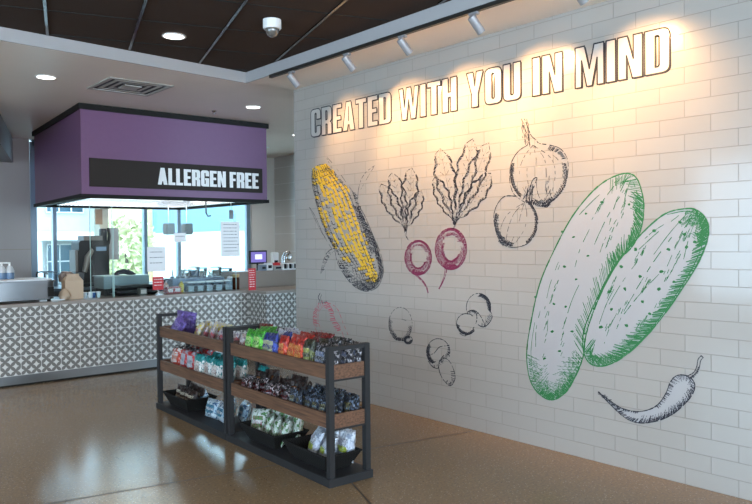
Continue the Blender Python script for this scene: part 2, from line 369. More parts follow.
# ---------------------------------------------------------------- purple canopy
hd = empty('hood_canopy', (4.2, 10, 2.13)); T(hd, 'purple ceiling-hung canopy with black edging and lettered panel over the counter', 'canopy')
hp = [(2.97, 8.78), (5.53, 8.78), (5.53, 11.45), (3.20, 11.45)]
def shell(poly, z0, z1, t):
    m = MB(); cx = sum(p[0] for p in poly)/4; cy = sum(p[1] for p in poly)/4
    inn = [(p[0]+(t if p[0] < cx else -t), p[1]+(t if p[1] < cy else -t)) for p in poly]
    for k in range(4):
        j = (k+1) % 4; m.prism([poly[k], poly[j], inn[j], inn[k]], z0, z1)
    return m
wpart(shell(hp, 2.17, 3.17, .05), 'purple_fascia', purple, hd)
def grow(p, g):
    cx = sum(q[0] for q in p)/4; cy = sum(q[1] for q in p)/4
    return [(q[0]+(g if q[0] > cx else -g), q[1]+(g if q[1] > cy else -g)) for q in p]
wpart(shell(grow(hp, .025), 3.17, 3.238, .08), 'top_edging', black, hd)
wpart(shell(grow(hp, .02), 2.125, 2.17, .09), 'bottom_edging', black, hd)
wpart(MB().prism(grow(hp, -.06), 2.25, 2.27), 'soffit_panel', mat('satin_metal_soffit', (.62, .60, .57), .16, metal=1), hd)
m = shell(grow(hp, -.22), 2.15, 2.25, .03); wpart(m, 'inner_hood', steel, hd)
for y in (9.7, 10.7):
    wpart(B((3.5, y-.06, 2.235), (5.2, y+.06, 2.249)), 'strip_lamp', mat('dim_strip_diffuser', (1, .95, .88), .5, emit=1.6), hd)
    l = bpy.data.lights.new('strip_lamp_light', 'AREA'); l.shape = 'RECTANGLE'; l.size = 1.7; l.size_y = .12; l.energy = 9; l.color = (1, .93, .84)
    lo = bpy.data.objects.new('strip_lamp_light', l); col.objects.link(lo); lo.location = (4.35, y, 2.23); rel(lo, hd)
wpart(B((3.062, 8.755, 2.262), (5.44, 8.78, 2.60)), 'sign_panel', signblk, hd)

# --- lettering
def rnd(poly):          # poly: (x, y, r) ; rounds corners
    out = []; n = len(poly)
    for i, p in enumerate(poly):
        x, y = p[0], p[1]; r = p[2] if len(p) > 2 else 0
        if not r: out.append((x, y)); continue
        a = Vector(poly[i-1][:2])-Vector((x, y)); b = Vector(poly[(i+1) % n][:2])-Vector((x, y)); c = Vector((x, y))
        p0 = c+a.normalized()*r; p2 = c+b.normalized()*r
        for k in range(6):
            t = k/5; out.append(tuple(p0*(1-t)**2+c*2*t*(1-t)+p2*t*t))
    return out
w_ = .49; s_ = .205; R1 = .16; R2 = .05; h1 = .15
def glyph(c):
    w, s = w_, s_
    if c == 'C': return w, [[(w, .62), (w, 1, R1), (0, 1, R1), (0, 0, R1), (w, 0, R1), (w, .38), (w-s, .38), (w-s, h1, R2), (s, h1, R2), (s, 1-h1, R2), (w-s, 1-h1, R2), (w-s, .62)]]
    if c == 'G': return w, [[(w, .64), (w, 1, R1), (0, 1, R1), (0, 0, R1), (w-.02, 0), (w, 0), (w, .52), (w*.5, .52), (w*.5, .39), (w-s, .39), (w-s, h1, R2), (s, h1, R2), (s, 1-h1, R2), (w-s, 1-h1, R2), (w-s, .64)]]
    if c == 'O': return w, [[(0, 0, R1), (w, 0, R1), (w, 1, R1), (0, 1, R1)], [(s, h1, R2), (s, 1-h1, R2), (w-s, 1-h1, R2), (w-s, h1, R2)]]
    if c == 'D': return w, [[(0, 0), (w, 0, R1), (w, 1, R1), (0, 1)], [(s, h1), (s, 1-h1), (w-s, 1-h1, R2), (w-s, h1, R2)]]
    if c == 'U': return w, [[(0, 1), (0, 0, R1), (w, 0, R1), (w, 1), (w-s, 1), (w-s, h1, R2), (s, h1, R2), (s, 1)]]
    if c == 'R': return w, [[(0, 0), (0, 1), (w, 1, R1), (w, .50, .07), (w*.86, .45), (w, .40, .07), (w, 0), (w-s, 0), (w-s, .38, .04), (s, .38), (s, 0)], [(s, .53), (w-s, .53, R2), (w-s, .85, R2), (s, .85)]]
    if c == 'E': return w*.86, [[(0, 0), (0, 1), (w*.86, 1), (w*.86, .84), (s, .84), (s, .58), (w*.78, .58), (w*.78, .43), (s, .43), (s, .16), (w*.86, .16), (w*.86, 0)]]
    if c == 'F': return w*.82, [[(0, 0), (0, 1), (w*.82, 1), (w*.82, .84), (s, .84), (s, .58), (w*.76, .58), (w*.76, .43), (s, .43), (s, 0)]]
    if c == 'L': return w*.8, [[(0, 0), (0, 1), (s, 1), (s, .16), (w*.8, .16), (w*.8, 0)]]
    if c == 'T': return w*.95, [[((w*.95-s)/2, 0), ((w*.95-s)/2, .84), (0, .84), (0, 1), (w*.95, 1), (w*.95, .84), ((w*.95+s)/2, .84), ((w*.95+s)/2, 0)]]
    if c == 'H': return w, [[(0, 0), (0, 1), (s, 1), (s, .58), (w-s, .58), (w-s, 1), (w, 1), (w, 0), (w-s, 0), (w-s, .43), (s, .43), (s, 0)]]
    if c == 'I': return s, [[(0, 0), (0, 1), (s, 1), (s, 0)]]
    if c == 'N': return w*1.05, [[(0, 0), (0, 1), (s, 1), (w*1.05-s+.02, .45), (w*1.05-s+.02, 1), (w*1.05, 1), (w*1.05, 0), (w*1.05-s, 0), (s-.02, .55), (s-.02, 0)]]
    if c == 'A': return w*1.1, [[(0, 0), (w*.33, 1), (w*.77, 1), (w*1.1, 0), (w*1.1-s, 0), (w*1.1-s-.035, .2), (s+.035, .2), (s, 0)], [(s+.06, .34), (w*.55, .82), (w*1.1-s-.06, .34)]]
    if c == 'Y': return w*1.05, [[((w*1.05-s)/2, 0), ((w*1.05-s)/2, .38), (0, 1), (s, 1), (w*.525, .6), (w*1.05-s, 1), (w*1.05, 1), ((w*1.05+s)/2, .38), ((w*1.05+s)/2, 0)]]
    if c == 'W': return .74, [[(.12, 0), (0, 1), (.155, 1), (.21, .40), (.29, 1), (.45, 1), (.53, .40), (.585, 1), (.74, 1), (.62, 0), (.45, 0), (.37, .62), (.29, 0)]]
    if c == 'M': return .66, [[(0, 0), (0, 1), (.22, 1), (.33, .42), (.44, 1), (.66, 1), (.66, 0), (.51, 0), (.51, .66), (.39, 0), (.27, 0), (.15, .66), (.15, 0)]]
def fill2d(contours):   # triangulated mesh data of a contour set
    cu = bpy.data.curves.new('tmp', 'CURVE'); cu.dimensions = '2D'; cu.fill_mode = 'BOTH'
    for c in contours:
        sp_ = cu.splines.new('POLY'); sp_.points.add(len(c)-1); sp_.use_cyclic_u = True
        for p, q in zip(sp_.points, c): p.co = (q[0], q[1], 0, 1)
    o = bpy.data.objects.new('tmp', cu); col.objects.link(o)
    me = bpy.data.meshes.new_from_object(o.evaluated_get(bpy.context.evaluated_depsgraph_get()))
    v = [tuple(x.co) for x in me.vertices]; f = [list(p.vertices) for p in me.polygons]
    bpy.data.objects.remove(o); bpy.data.curves.remove(cu); bpy.data.meshes.remove(me); return v, f
def layout(text, gap=.075, space=.24):
    x = 0; out = []
    for c in text:
        if c == ' ': x += space; continue
        w, cs = glyph(c); out.append((x, [[(p[0], p[1]) for p in rnd(k)] for k in cs])); x += w+gap
    return x-gap, out
# ALLERGEN FREE on the dark panel
tw, ls = layout('ALLERGEN FREE', .06, .2)
x0, x1, z0, z1 = 3.905, 5.375, 2.318, 2.53
for x, cs in ls:
    v, f = fill2d(cs); m = MB()
    m.v = [(x0+(x+p[0])/tw*(x1-x0), 8.749, z0+p[1]*(z1-z0)) for p in v]; m.f = f; m.mi = [0]*len(f)
    n0 = len(m.v)
    for c in cs:
        for k in range(len(c)):
            a, b = c[k], c[(k+1) % len(c)]
            A = (x0+(x+a[0])/tw*(x1-x0), z0+a[1]*(z1-z0)); Bq = (x0+(x+b[0])/tw*(x1-x0), z0+b[1]*(z1-z0))
            m.face([(A[0], 8.749, A[1]), (Bq[0], 8.749, Bq[1]), (Bq[0], 8.756, Bq[1]), (A[0], 8.756, A[1])])
    o = m.build('letter', letterw, recalc=False); rel(o, hd)
# CREATED WITH YOU IN MIND on the tiled wall
WXF = 4.54
lt = empty('wall_lettering', (WXF, 4.3, 2.69)); T(lt, 'large outlined white lettering across the top of the white tiled wall', 'lettering')
tw, ls = layout('CREATED WITH YOU IN MIND', .05, .26)
ya, yb = 6.32, 2.34
def lw(x, z, off=0, dy=0, dz=0):
    t = x/tw; y = ya+(yb-ya)*t; zb = 2.688-.018*t; ht = .29
    return (WXF-off, y-dy, zb+z*ht+dz)
def ribbon(m, pts, w, closed=False, mi=0, off=.0):
    jt = random.uniform(0, .0006)
    n = len(pts)
    for k in range(n if closed else n-1):
        a, b = Vector(pts[k]), Vector(pts[(k+1) % n]); d = b-a
        if d.length < 1e-6: continue
        d.normalize(); n_ = Vector((0, -d.z, d.y))*w/2; e_ = d*w*.3; jv = Vector((-jt, 0, 0)); a = a+jv; b = b+jv
        m.face([a-n_-e_, b-n_+e_, b+n_+e_, a+n_-e_], mi)
for x, cs in ls:
    v, f = fill2d(cs); m = MB()
    m.v = [lw(x+p[0], p[1], .001, .009, -.008) for p in v]; m.f = [list(q) for q in f]; m.mi = [0]*len(f)
    i = len(m.v); m.v += [lw(x+p[0], p[1], .0035) for p in v]; m.f += [[i+q for q in r] for r in f]; m.mi += [1]*len(f)
    for c in cs:
        ribbon(m, [lw(x+p[0], p[1], .0045) for p in c], .0105, True)
    o = m.build('letter', [ink, wfilm], recalc=False); rel(o, lt)

# ---------------------------------------------------------------- wall drawings
def wp(q, off=.0012): p = atx(q[0], q[1], WXF); return Vector((WXF-off, p.y, p.z))
rg = random.Random(3)
class Draw:
    """a printed drawing on the wall, traced as strokes; coordinates (zoom view) -> photo -> wall"""
    def __init__(s, ox, oy, sc_): s.o = (ox, oy, sc_); s.m = MB()
    def P(s, q, off=.0012): return wp((s.o[0]+q[0]/s.o[2], s.o[1]+q[1]/s.o[2]), off)
    def stroke(s, pts, w=.006, mi=0, closed=False, off=.0016, dash=0, taper=False):
        P_ = [s.P(q, off) for q in smooth(pts, closed)]
        n = len(P_); seg = n if closed else n-1; gap = 0
        for k in range(seg):
            if dash and rg.random() < dash: continue
            ww = w*rg.uniform(.6, 1.25)
            if taper: ww *= max(.25, 1-k/seg)
            ribbon(s.m, [P_[k], P_[(k+1) % n]], ww, mi=mi)
    def hatch(s, pts, length, spacing=3, ang=0, w=.003, mi=0, inward=1, n=1, jit=.3, off=.0015):
        P_ = smooth(pts, False)
        for k in range(len(P_)-1):
            a, b = Vector(P_[k]), Vector(P_[k+1]); L = (b-a).length
            if L < 1e-6: continue
            d = (b-a)/L; nn = Vector((-d.y, d.x))*inward
            c, s_ = math.cos(ang), math.sin(ang); nn = Vector((nn.x*c-nn.y*s_, nn.x*s_+nn.y*c))
            for j in range(max(1, int(L/spacing))):
                t = rg.random()
                p = a+d*L*t; l = length*rg.uniform(1-jit, 1+jit); q0 = p+nn*l*rg.uniform(0, .2); q1 = q0+nn*l
                if n > 1:
                    for i in range(n):
                        u0 = i/n; u1 = (i+rg.uniform(.4, .75))/n
                        ribbon(s.m, [s.P(q0.lerp(q1, u0), off), s.P(q0.lerp(q1, u1), off)], w*(1.1-.5*u0), mi=mi)
                else: ribbon(s.m, [s.P(q0, off), s.P(q1, off)], w*rg.uniform(.7, 1.2), mi=mi)
    def fill(s, pts, mi, off=.0008):
        P_ = smooth(pts, True); v, f = fill2d([P_]); i = len(s.m.v)
        s.m.v += [tuple(s.P(p, off)) for p in v]; s.m.f += [[i+q for q in r] for r in f]; s.m.mi += [mi]*len(f)
    def blob(s, q, r, mi=0, off=.0018):
        n = rg.randint(5, 7); s.m.face([s.P((q[0]+r*rg.uniform(.5, 1.2)*math.cos(6.28*k/n), q[1]+r*rg.uniform(.4, 1)*math.sin(6.28*k/n)), off) for k in range(n)], mi)
    def done(s, name, mats, label, parent=None):
        c = s.m.v; y = sum(p[1] for p in c)/len(c); z = min(p[2] for p in c)
        o = s.m.build(name, mats, recalc=False, loc=(WXF, y, z) if parent is None else None)
        if parent is None: T(o, label, 'wall drawing')
        else: rel(o, parent)
        return o
def smooth(pts, closed, n=6):
    pts = [tuple(p[:2]) for p in pts]
    if len(pts) < 3: return [tuple(Vector(pts[0]).lerp(Vector(pts[1]), k/n)) for k in range(n+1)] if len(pts) == 2 else pts
    N = len(pts); out = []
    for i in range(N if closed else N-1):
        p = [Vector(pts[(i+j) % N] if closed else pts[min(max(i+j, 0), N-1)]) for j in (-1, 0, 1, 2)]
        for k in range(n):
            t = k/n; out.append(tuple(.5*((2*p[1])+(p[2]-p[0])*t+(2*p[0]-5*p[1]+4*p[2]-p[3])*t*t+(3*p[1]-p[0]-3*p[2]+p[3])*t**3)))
    if not closed: out.append(pts[-1])
    return out
# cucumbers
C1 = [(235, 27), (200, 38), (165, 65), (125, 115), (90, 180), (60, 250), (42, 330), (34, 390), (40, 440), (58, 470), (84, 483), (110, 470), (130, 440), (147, 398), (152, 360), (163, 320), (182, 272), (206, 225), (226, 195), (246, 175), (262, 145), (269, 110), (268, 75), (256, 38)]
C2 = [(355, 98), (320, 105), (290, 125), (250, 165), (210, 215), (175, 280), (150, 340), (148, 382), (160, 408), (185, 415), (220, 402), (260, 370), (300, 325), (340, 270), (375, 215), (395, 170), (400, 135), (390, 112), (374, 100)]
d = Draw(510, 160, 2.014)
d.fill(C1, 1); d.stroke(C1, .010, closed=True)
def inner(P_, k):
    cx = sum(p[0] for p in P_)/len(P_); cy = sum(p[1] for p in P_)/len(P_)
    return [(cx+(x-cx)*k, cy+(y-cy)*(1-(1-k)*.5)) for x, y in P_]
d.stroke(inner(C1, .93)[6:], .005, dash=.15)
d.hatch(C1[7:14], 26, 1.6, .5, .0035, inward=-1, n=3); d.hatch(C1[8:14], 34, 1.8, -.3, .0032, inward=-1, n=4); d.hatch(C1[13:22], 30, 3.2, .9, .004, inward=-1); d.hatch(C1[17:23], 20, 1.6, .7, .005, inward=-1)
d.hatch(C1[9:13], 10, .8, .3, .005, inward=-1)
d.hatch(C1[21:24]+C1[:2], 22, 2.4, .4, .004, inward=-1)
for a, b in (((225, 34), (165, 120)), ((238, 32), (200, 130)), ((245, 36), (228, 110)), ((215, 42), (140, 110)), ((160, 140), (130, 220)), ((100, 200), (70, 300)), ((230, 60), (170, 170)), ((150, 230), (110, 330)), ((62, 300), (52, 380)), ((215, 120), (180, 190)), ((90, 260), (75, 350))):
    d.stroke([a, ((a[0]+b[0])/2-4, (a[1]+b[1])/2), b], .0045, dash=.3)
for a, b in (((72, 300), (66, 420)), ((100, 220), (82, 290)), ((215, 130), (190, 185)), ((235, 60), (222, 120)), ((110, 330), (100, 400)), ((190, 80), (172, 110))):
    for k in range(9):
        t = rg.random(); x = a[0]+(b[0]-a[0])*t+rg.uniform(-3, 3); y = a[1]+(b[1]-a[1])*t
        d.stroke([(x, y), (x+3, y-8)], .004)
for q in ((153, 108), (128, 155), (157, 193), (133, 240), (88, 290), (100, 385), (150, 350), (185, 85), (110, 215), (85, 345), (125, 345), (70, 400), (105, 145), (52, 275), (240, 90), (112, 295)): d.blob(q, 3.6)
d.done('cucumber_drawing', [green_ink, film], 'green line drawing of the taller cucumber, the one leaning behind on the tiled wall')
d = Draw(510, 160, 2.014)
d.fill(C2, 1, .0011); d.stroke(C2, .010, closed=True, off=.0021)
d.stroke(inner(C2, .93)[8:]+inner(C2, .93)[:2], .006, off=.0021)
d.hatch(C2[7:13], 26, 2.0, -.6, .004, inward=-1, off=.002); d.hatch(C2[10:17], 22, 1.6, -.75, .0045, inward=-1, off=.002); d.hatch(C2[7:11], 14, 1.6, .2, .004, inward=-1, off=.002)
d.hatch(C2[15:19], 16, 1.0, -.5, .005, inward=-1, off=.002); d.hatch(C2[15:19]+C2[:1], 30, 1.6, .3, .004, inward=-1, off=.002, n=3)
for a, b in (((360, 104), (290, 190)), ((370, 108), (310, 230)), ((378, 112), (350, 200)), ((345, 108), (260, 180)), ((330, 150), (255, 260)), ((260, 200), (200, 290)), ((300, 230), (230, 310)), ((215, 250), (180, 330)), ((250, 270), (215, 340)), ((372, 106), (330, 180)), ((380, 120), (372, 180)), ((385, 118), (385, 165)), ((220, 300), (190, 370)), ((310, 130), (270, 160))):
    d.stroke([a, ((a[0]+b[0])/2-3, (a[1]+b[1])/2), b], .0045, dash=.28, off=.002)
for a, b in (((270, 180), (250, 210)), ((235, 290), (190, 345)), ((340, 190), (310, 250)), ((215, 240), (190, 285)), ((365, 130), (350, 165)), ((280, 240), (265, 270)), ((300, 290), (250, 350))):
    for k in range(12):
        t = rg.random(); x = a[0]+(b[0]-a[0])*t+rg.uniform(-5, 5); y = a[1]+(b[1]-a[1])*t
        d.stroke([(x, y), (x+4, y-9)], .004, off=.002)
for q in ((290, 142), (253, 180), (232, 260), (342, 125), (267, 285), (183, 337), (235, 333), (200, 265), (320, 180), (170, 300), (262, 235), (352, 150), (305, 225), (330, 245), (225, 215), (205, 300), (300, 260), (355, 175), (378, 150), (282, 310), (245, 365), (372, 165)): d.blob(q, 4.6, off=.0022)
d.done('cucumber_drawing', [green_ink, film], 'green line drawing of the shorter, darker shaded cucumber in front of the other')
# chili
d = Draw(590, 340, 3.07)
CH = [(28, 160), (60, 185), (100, 210), (150, 220), (200, 205), (230, 170), (248, 128), (268, 109), (298, 110), (320, 130), (318, 160), (292, 195), (250, 230), (200, 250), (150, 254), (110, 240), (70, 205), (36, 170)]
d.fill(CH, 1); d.stroke(CH, .007, closed=True, dash=.06)
d.hatch(CH[9:18], 11, 2.2, .6, .0034, inward=1); d.hatch(CH[0:4], 5, 2, .2, .004, inward=1); d.hatch(CH[6:10], 18, 3.0, -.2, .0036, inward=1, n=3); d.hatch(CH[10:15], 20, 3, .4, .004, inward=1, n=3)
d.hatch(CH[4:7], 10, 3, 0, .004, inward=1)
d.stroke([(296, 112), (318, 100), (328, 82), (332, 60), (342, 48)], .006); d.stroke([(304, 120), (324, 104), (336, 84), (340, 64), (348, 54)], .005); d.stroke([(342, 48), (348, 54)], .006)
d.hatch([(300, 116), (322, 102), (332, 82)], 6, 2, 0, .004)
d.done('chili_drawing', [ink, film], 'dark line drawing of a curved chili pepper low on the tiled wall')
# onions
def ell(cx, cy, rx, ry, a0=0, a1=360, n=16, rot=0):
    out = []
    for k in range(n+(0 if a1-a0 == 360 else 1)):
        t = math.radians(a0+(a1-a0)*k/n); x = rx*math.cos(t); y = ry*math.sin(t); r = math.radians(rot)
        out.append((cx+x*math.cos(r)-y*math.sin(r), cy+x*math.sin(r)+y*math.cos(r)))
    return out
d = Draw(480, 110, 3.36)
d.stroke([(160, 118), (128, 140), (105, 180), (100, 230), (110, 275), (135, 300), (170, 318), (215, 322), (250, 300), (282, 260), (295, 215), (294, 165), (270, 130), (235, 118), (200, 112), (188, 100)], .006, dash=.22)
d.stroke([(160, 118), (163, 95), (152, 65), (140, 30)], .006, dash=.2); d.stroke([(188, 100), (172, 85), (160, 55), (150, 30)], .006, dash=.2)
for k in range(16): x = rg.uniform(150, 172); d.stroke([(x-rg.uniform(5, 15), 30+rg.uniform(0, 50)), (x, 105+rg.uniform(0, 20))], .004, dash=.45)
for k in (-70, -45, -15, 20, 50, 75): d.stroke([(178, 118), (200+k*.75, 160), (203+k, 215), (205+k*.7, 280), (215, 315)], .0035, dash=.62)
d.hatch(ell(198, 215, 97, 103, -20, 110), 16, 3.0, .5, .004, n=2); d.hatch(ell(198, 215, 97, 103, 130, 200), 12, 3.4, -.4, .004, n=2)
d.hatch([(160, 312), (190, 322), (220, 325), (250, 303)], 14, 2.0, 0, .005, inward=-1, n=2); d.hatch([(205, 322), (225, 328), (238, 316)], 8, 1.6, .4, .005, inward=-1)
d.hatch([(235, 120), (270, 134), (290, 165)], 12, 2.2, .3, .004)
for k in range(14): x = rg.uniform(222, 245); y = rg.uniform(220, 295); d.stroke([(x, y), (x-2, y+12)], .004)
d.done('onion_drawing', [ink], 'dark line drawing of the larger onion with tall neck on the tiled wall')
d = Draw(480, 110, 3.36)
d.stroke([(120, 290), (85, 290), (60, 315), (47, 355), (52, 400), (65, 435), (90, 458), (130, 460), (165, 445), (188, 410), (195, 370), (185, 335), (165, 305)], .006, dash=.18, off=.0026)
d.stroke([(145, 300), (165, 270), (178, 235), (192, 228), (185, 250), (172, 285), (175, 310)], .006, dash=.15, off=.0026)
for k in range(14): x = rg.uniform(155, 180); d.stroke([(x, 250+rg.uniform(0, 25)), (x-rg.uniform(3, 12), 305)], .004, dash=.3, off=.0026)
for k in (-45, -20, 10, 35): d.stroke([(150, 310), (130+k*.8, 350), (115+k, 400), (100+k*.6, 445)], .0035, dash=.5, off=.0026)
d.hatch(ell(121, 375, 73, 85, 100, 200), 14, 2.2, .3, .004, n=2, off=.0026); d.hatch([(60, 425), (75, 450), (105, 460)], 13, 2.0, .3, .005, inward=-1, off=.0026, n=2); d.hatch(ell(121, 375, 73, 85, -60, 60), 7, 3.5, .3, .004, off=.0026)
d.hatch([(60, 440), (78, 458)], 6, 1.6, 0, .005, inward=-1)
d.done('onion_drawing', [ink], 'dark line drawing of the smaller onion, below left of the larger one')
# radishes
def leaf(d, base, tip, w, mi, off=.0016):
    b, t = Vector(base), Vector(tip); ax = t-b; n = Vector((-ax.y, ax.x)).normalized()
    for sgn in (-1, 1):
        pts = []
        for k in range(17):
            u = k/16; r = max(0, math.sin(max(0, (u-.12)/.88)**1.25*math.pi))**.6*w/2
            r += (w*.055*math.sin(k*1.9+sgn) if 2 < k < 16 else 0)
            if u <= .12: r = 2
            p = b+ax*u+n*sgn*r; pts.append((p.x, p.y))
        d.stroke(pts, .0052, mi, dash=.36, off=off)
        d.hatch(pts[3:15], w*.13, 6, .9*sgn, .0042, mi, inward=-sgn, off=off)
        for k in range(3, 9):
            u = k/9.5; p = b+ax*u; q = p+ax*.07+n*sgn*w*.2; d.stroke([(p.x, p.y), (q.x, q.y)], .0035, mi, off=off, dash=.5)
    d.stroke([tuple(b), tuple(b+ax*.5+n*2), tuple(t)], .005, mi, dash=.15, off=off, taper=True)
def radish(body, bodyw, rootpts, leaves, neck, label):
    r0 = empty('radish_drawing', (WXF, wp((370+neck[0]/2.96, 130+neck[1]/2.96)).y, wp((370+rootpts[-1][0]/2.96, 130+rootpts[-1][1]/2.96)).z))
    T(r0, label, 'wall drawing')
    d = Draw(370, 130, 2.96); cx, cy, rx, ry = body
    E_ = ell(cx, cy, rx, ry); d.stroke(E_, .006, closed=True, dash=.3)
    for k in range(1):
        e2 = ell(cx, cy, rx*(1-.09*k), ry*(1-.07*k), rg.uniform(-140, -90), rg.uniform(90, 170)); d.stroke(e2, .005, dash=.45)
    d.hatch(ell(cx, cy, rx, ry, -90, 110), bodyw*1.7, 6, 1.0, .004, n=3); d.hatch(ell(cx, cy, rx, ry, 110, 300), bodyw*1.3, 8, -.9, .004, n=3)
    d.hatch(ell(cx, cy, rx*.8, ry*.8, 0, 360), bodyw*.8, 6, .6, .004)
    d.hatch(ell(cx, cy, rx*.62, ry*.66, 20, 200), bodyw*.7, 7, -.7, .0035); d.stroke(ell(cx+2, cy, rx*.72, ry*.8, -80, 60), .004, dash=.5); d.stroke(ell(cx-2, cy, rx*.76, ry*.82, 120, 230), .004, dash=.5)
    d.hatch(ell(cx, cy, rx, ry, 60, 120), bodyw*1.2, 2.5, -.3, .0045, n=2)
    d.stroke(rootpts, .010, dash=.06); d.stroke([(p[0]-5*(1-i/len(rootpts)), p[1]) for i, p in enumerate(rootpts)], .006, dash=.2)
    d.done('radish_root', [pink_ink], None, r0)
    d = Draw(370, 130, 2.96)
    for t, w in leaves: leaf(d, neck, t, w, 0)
    for k in (-5, 0, 5): d.stroke([(neck[0]+k, neck[1]-25), (neck[0]+k*.4, neck[1]+10), (neck[0]+8 if cx < 200 else cx, cy-ry)], .005, dash=.15)
    d.done('radish_leaves', [ink], None, r0)
radish((143, 378, 40, 52), 9, [(138, 428), (158, 448), (168, 465), (173, 482)], [((34, 160), 46), ((66, 126), 50), ((124, 112), 50), ((152, 180), 40)], (106, 300), 'dark leaved magenta radish drawing beside the corn, the smaller of two')
radish((240, 352, 47, 62), 13, [(228, 408), (224, 430), (216, 450), (205, 470)], [((208, 55), 62), ((305, 26), 58), ((352, 38), 56), ((358, 128), 56), ((192, 140), 44)], (250, 280), 'dark leaved magenta radish drawing beside the onions, the larger of two')
# red pepper
rp = Draw(300, 280, 3.58)
rp.stroke([(80, 75), (58, 95), (48, 130), (52, 165), (68, 200), (85, 240), (110, 262)], .008, dash=.25); rp.stroke([(78, 78), (110, 85), (135, 105), (155, 155), (178, 215), (170, 245)], .006, dash=.4)
rp.stroke([(85, 92), (68, 115), (66, 150), (80, 190)], .006, dash=.35); rp.stroke([(98, 80), (118, 110), (125, 140), (145, 170), (160, 215)], .008, dash=.2)
rp.hatch([(80, 75), (58, 95), (48, 130), (52, 165)], 12, 3, .3, .005, inward=-1); rp.hatch([(98, 80), (118, 110), (128, 145), (150, 180)], 14, 3, .3, .005, inward=1)
rp.stroke([(72, 75), (66, 62), (72, 48)], .010, 1); rp.stroke([(80, 78), (74, 66), (78, 52)], .006, 1); rp.hatch([(68, 76), (84, 78), (95, 74)], 6, 2, 0, .005, 1)
rp.done('pepper_drawing', [red_ink, ink], 'red line drawing of a pepper partly hidden behind the snack racks')
# potato, mushrooms
d = Draw(300, 280, 3.58)
d.stroke(ell(360, 158, 42, 60), .006, closed=True, dash=.25); d.hatch(ell(360, 158, 42, 60, 10, 200), 14, 4, .6, .0035, n=3)
d.stroke(ell(388, 215, 15, 14), .007, closed=True, dash=.1); d.hatch(ell(388, 215, 15, 14, 0, 300), 6, 2, 0, .004); d.stroke([(365, 140), (380, 145)], .004)
d.hatch([(328, 190), (345, 210), (375, 222)], 9, 2.5, .4, .004, inward=-1)
d.done('mushroom_drawing', [ink], 'dark line drawing of a round button mushroom seen alone, nearest the racks')
d = Draw(300, 280, 3.58)
d.stroke(ell(640, 98, 44, 50, 150, 380), .006, dash=.2); d.stroke([(600, 115), (620, 108), (640, 120), (655, 145), (662, 168)], .006, dash=.15); d.stroke([(684, 115), (688, 135), (672, 160), (655, 168), (638, 160)], .007, dash=.1)
d.stroke(ell(597, 158, 36, 38, 80, 330, rot=-20), .006, dash=.15); d.stroke([(572, 190), (590, 200), (612, 185), (632, 150), (630, 118), (608, 108)], .007, dash=.12)
d.hatch(ell(640, 98, 44, 50, 280, 380), 14, 4, .6, .0035, n=3); d.hatch([(600, 112), (620, 105), (642, 118)], 9, 2.4, .3, .004); d.hatch([(688, 130), (672, 160), (650, 168)], 11, 3, .3, .004, inward=1); d.hatch(ell(597, 158, 36, 38, 60, 200, rot=-20), 10, 3.2, .5, .004, n=2)
d.done('mushroom_drawing', [ink], 'dark line drawing of a mushroom pair, the upper one beneath the onions')
d = Draw(300, 280, 3.58)
d.stroke(ell(495, 258, 42, 48, 130, 380), .006, dash=.2); d.stroke([(455, 270), (480, 262), (500, 240), (530, 235)], .006, dash=.1); d.stroke([(460, 290), (475, 310), (495, 315), (500, 290), (515, 270)], .007, dash=.1)
d.stroke([(498, 295), (515, 280), (535, 290), (552, 325), (555, 355), (540, 378), (520, 365), (502, 335), (497, 310)], .007, dash=.12)
d.hatch(ell(495, 258, 42, 48, 120, 220), 13, 3.6, .5, .0035, n=3); d.hatch([(552, 325), (555, 355), (540, 378), (520, 365)], 10, 2.6, .2, .004); d.hatch([(475, 305), (498, 300), (512, 272)], 8, 2.6, 0, .004); d.hatch([(535, 230), (538, 260), (525, 280)], 8, 2, 0, .004)
d.done('mushroom_drawing', [ink], 'dark line drawing of a mushroom pair, the lower one with a long stem')
# corn
cr = empty('corn_drawing', (WXF, 5.9, 1.2)); T(cr, 'drawing of a yellow ear of corn in its husk on the tiled wall', 'wall drawing')
d = Draw(300, 140, 3.15)
Lc = smooth([(42, 90), (40, 130), (52, 200), (76, 280), (110, 345), (155, 400), (215, 450)], False, 8); Rc = smooth([(85, 78), (115, 105), (160, 160), (190, 235), (215, 320), (236, 385), (246, 440)], False, 8)
k2 = Draw(300, 140, 3.15); N = 38; Mc = 9
for i in range(N):
    u = i/(N-1)*(len(Lc)-1.001); a0 = Vector(Lc[int(u)]).lerp(Vector(Lc[int(u)+1]), u % 1); b0 = Vector(Rc[int(u)]).lerp(Vector(Rc[int(u)+1]), u % 1)
    for j in range(Mc):
        t = (j+.5)/Mc; p = a0.lerp(b0, t)
        lo = .15+.35*i/N; pr = .88 if lo < t < .88 else (.35 if i < 30 else .2)
        if i < 5: pr = .7
        if rg.random() < pr: 
            r = 6.2*min(1, .35+.65*(b0-a0).length/85); rot = .9; q = [(p.x+r*1.35*math.cos(6.28*k/7)*math.cos(rot)-r*rg.uniform(.6, 1.1)*math.sin(6.28*k/7)*math.sin(rot)+rg.uniform(-1.5, 1.5), p.y+r*1.35*math.cos(6.28*k/7)*math.sin(rot)+r*.85*math.sin(6.28*k/7)*math.cos(rot)) for k in range(7)]
            oo = rg.uniform(.0006, .0014); k2.m.face([k2.P(z_, oo) for z_ in q], 0)
        if i < 2: continue
        if rg.random() < (.45 if lo < t < .8 else .85): d.stroke([(p.x-5, p.y+2), (p.x+1, p.y+6), (p.x+5, p.y+3)], .0058, dash=.3)
        if rg.random() < (.75 if t < lo or t > .8 else .35): d.stroke([(p.x-6, p.y-6), (p.x-1, p.y+5)], .0058)
k2.done('kernels', [yel], None, cr)
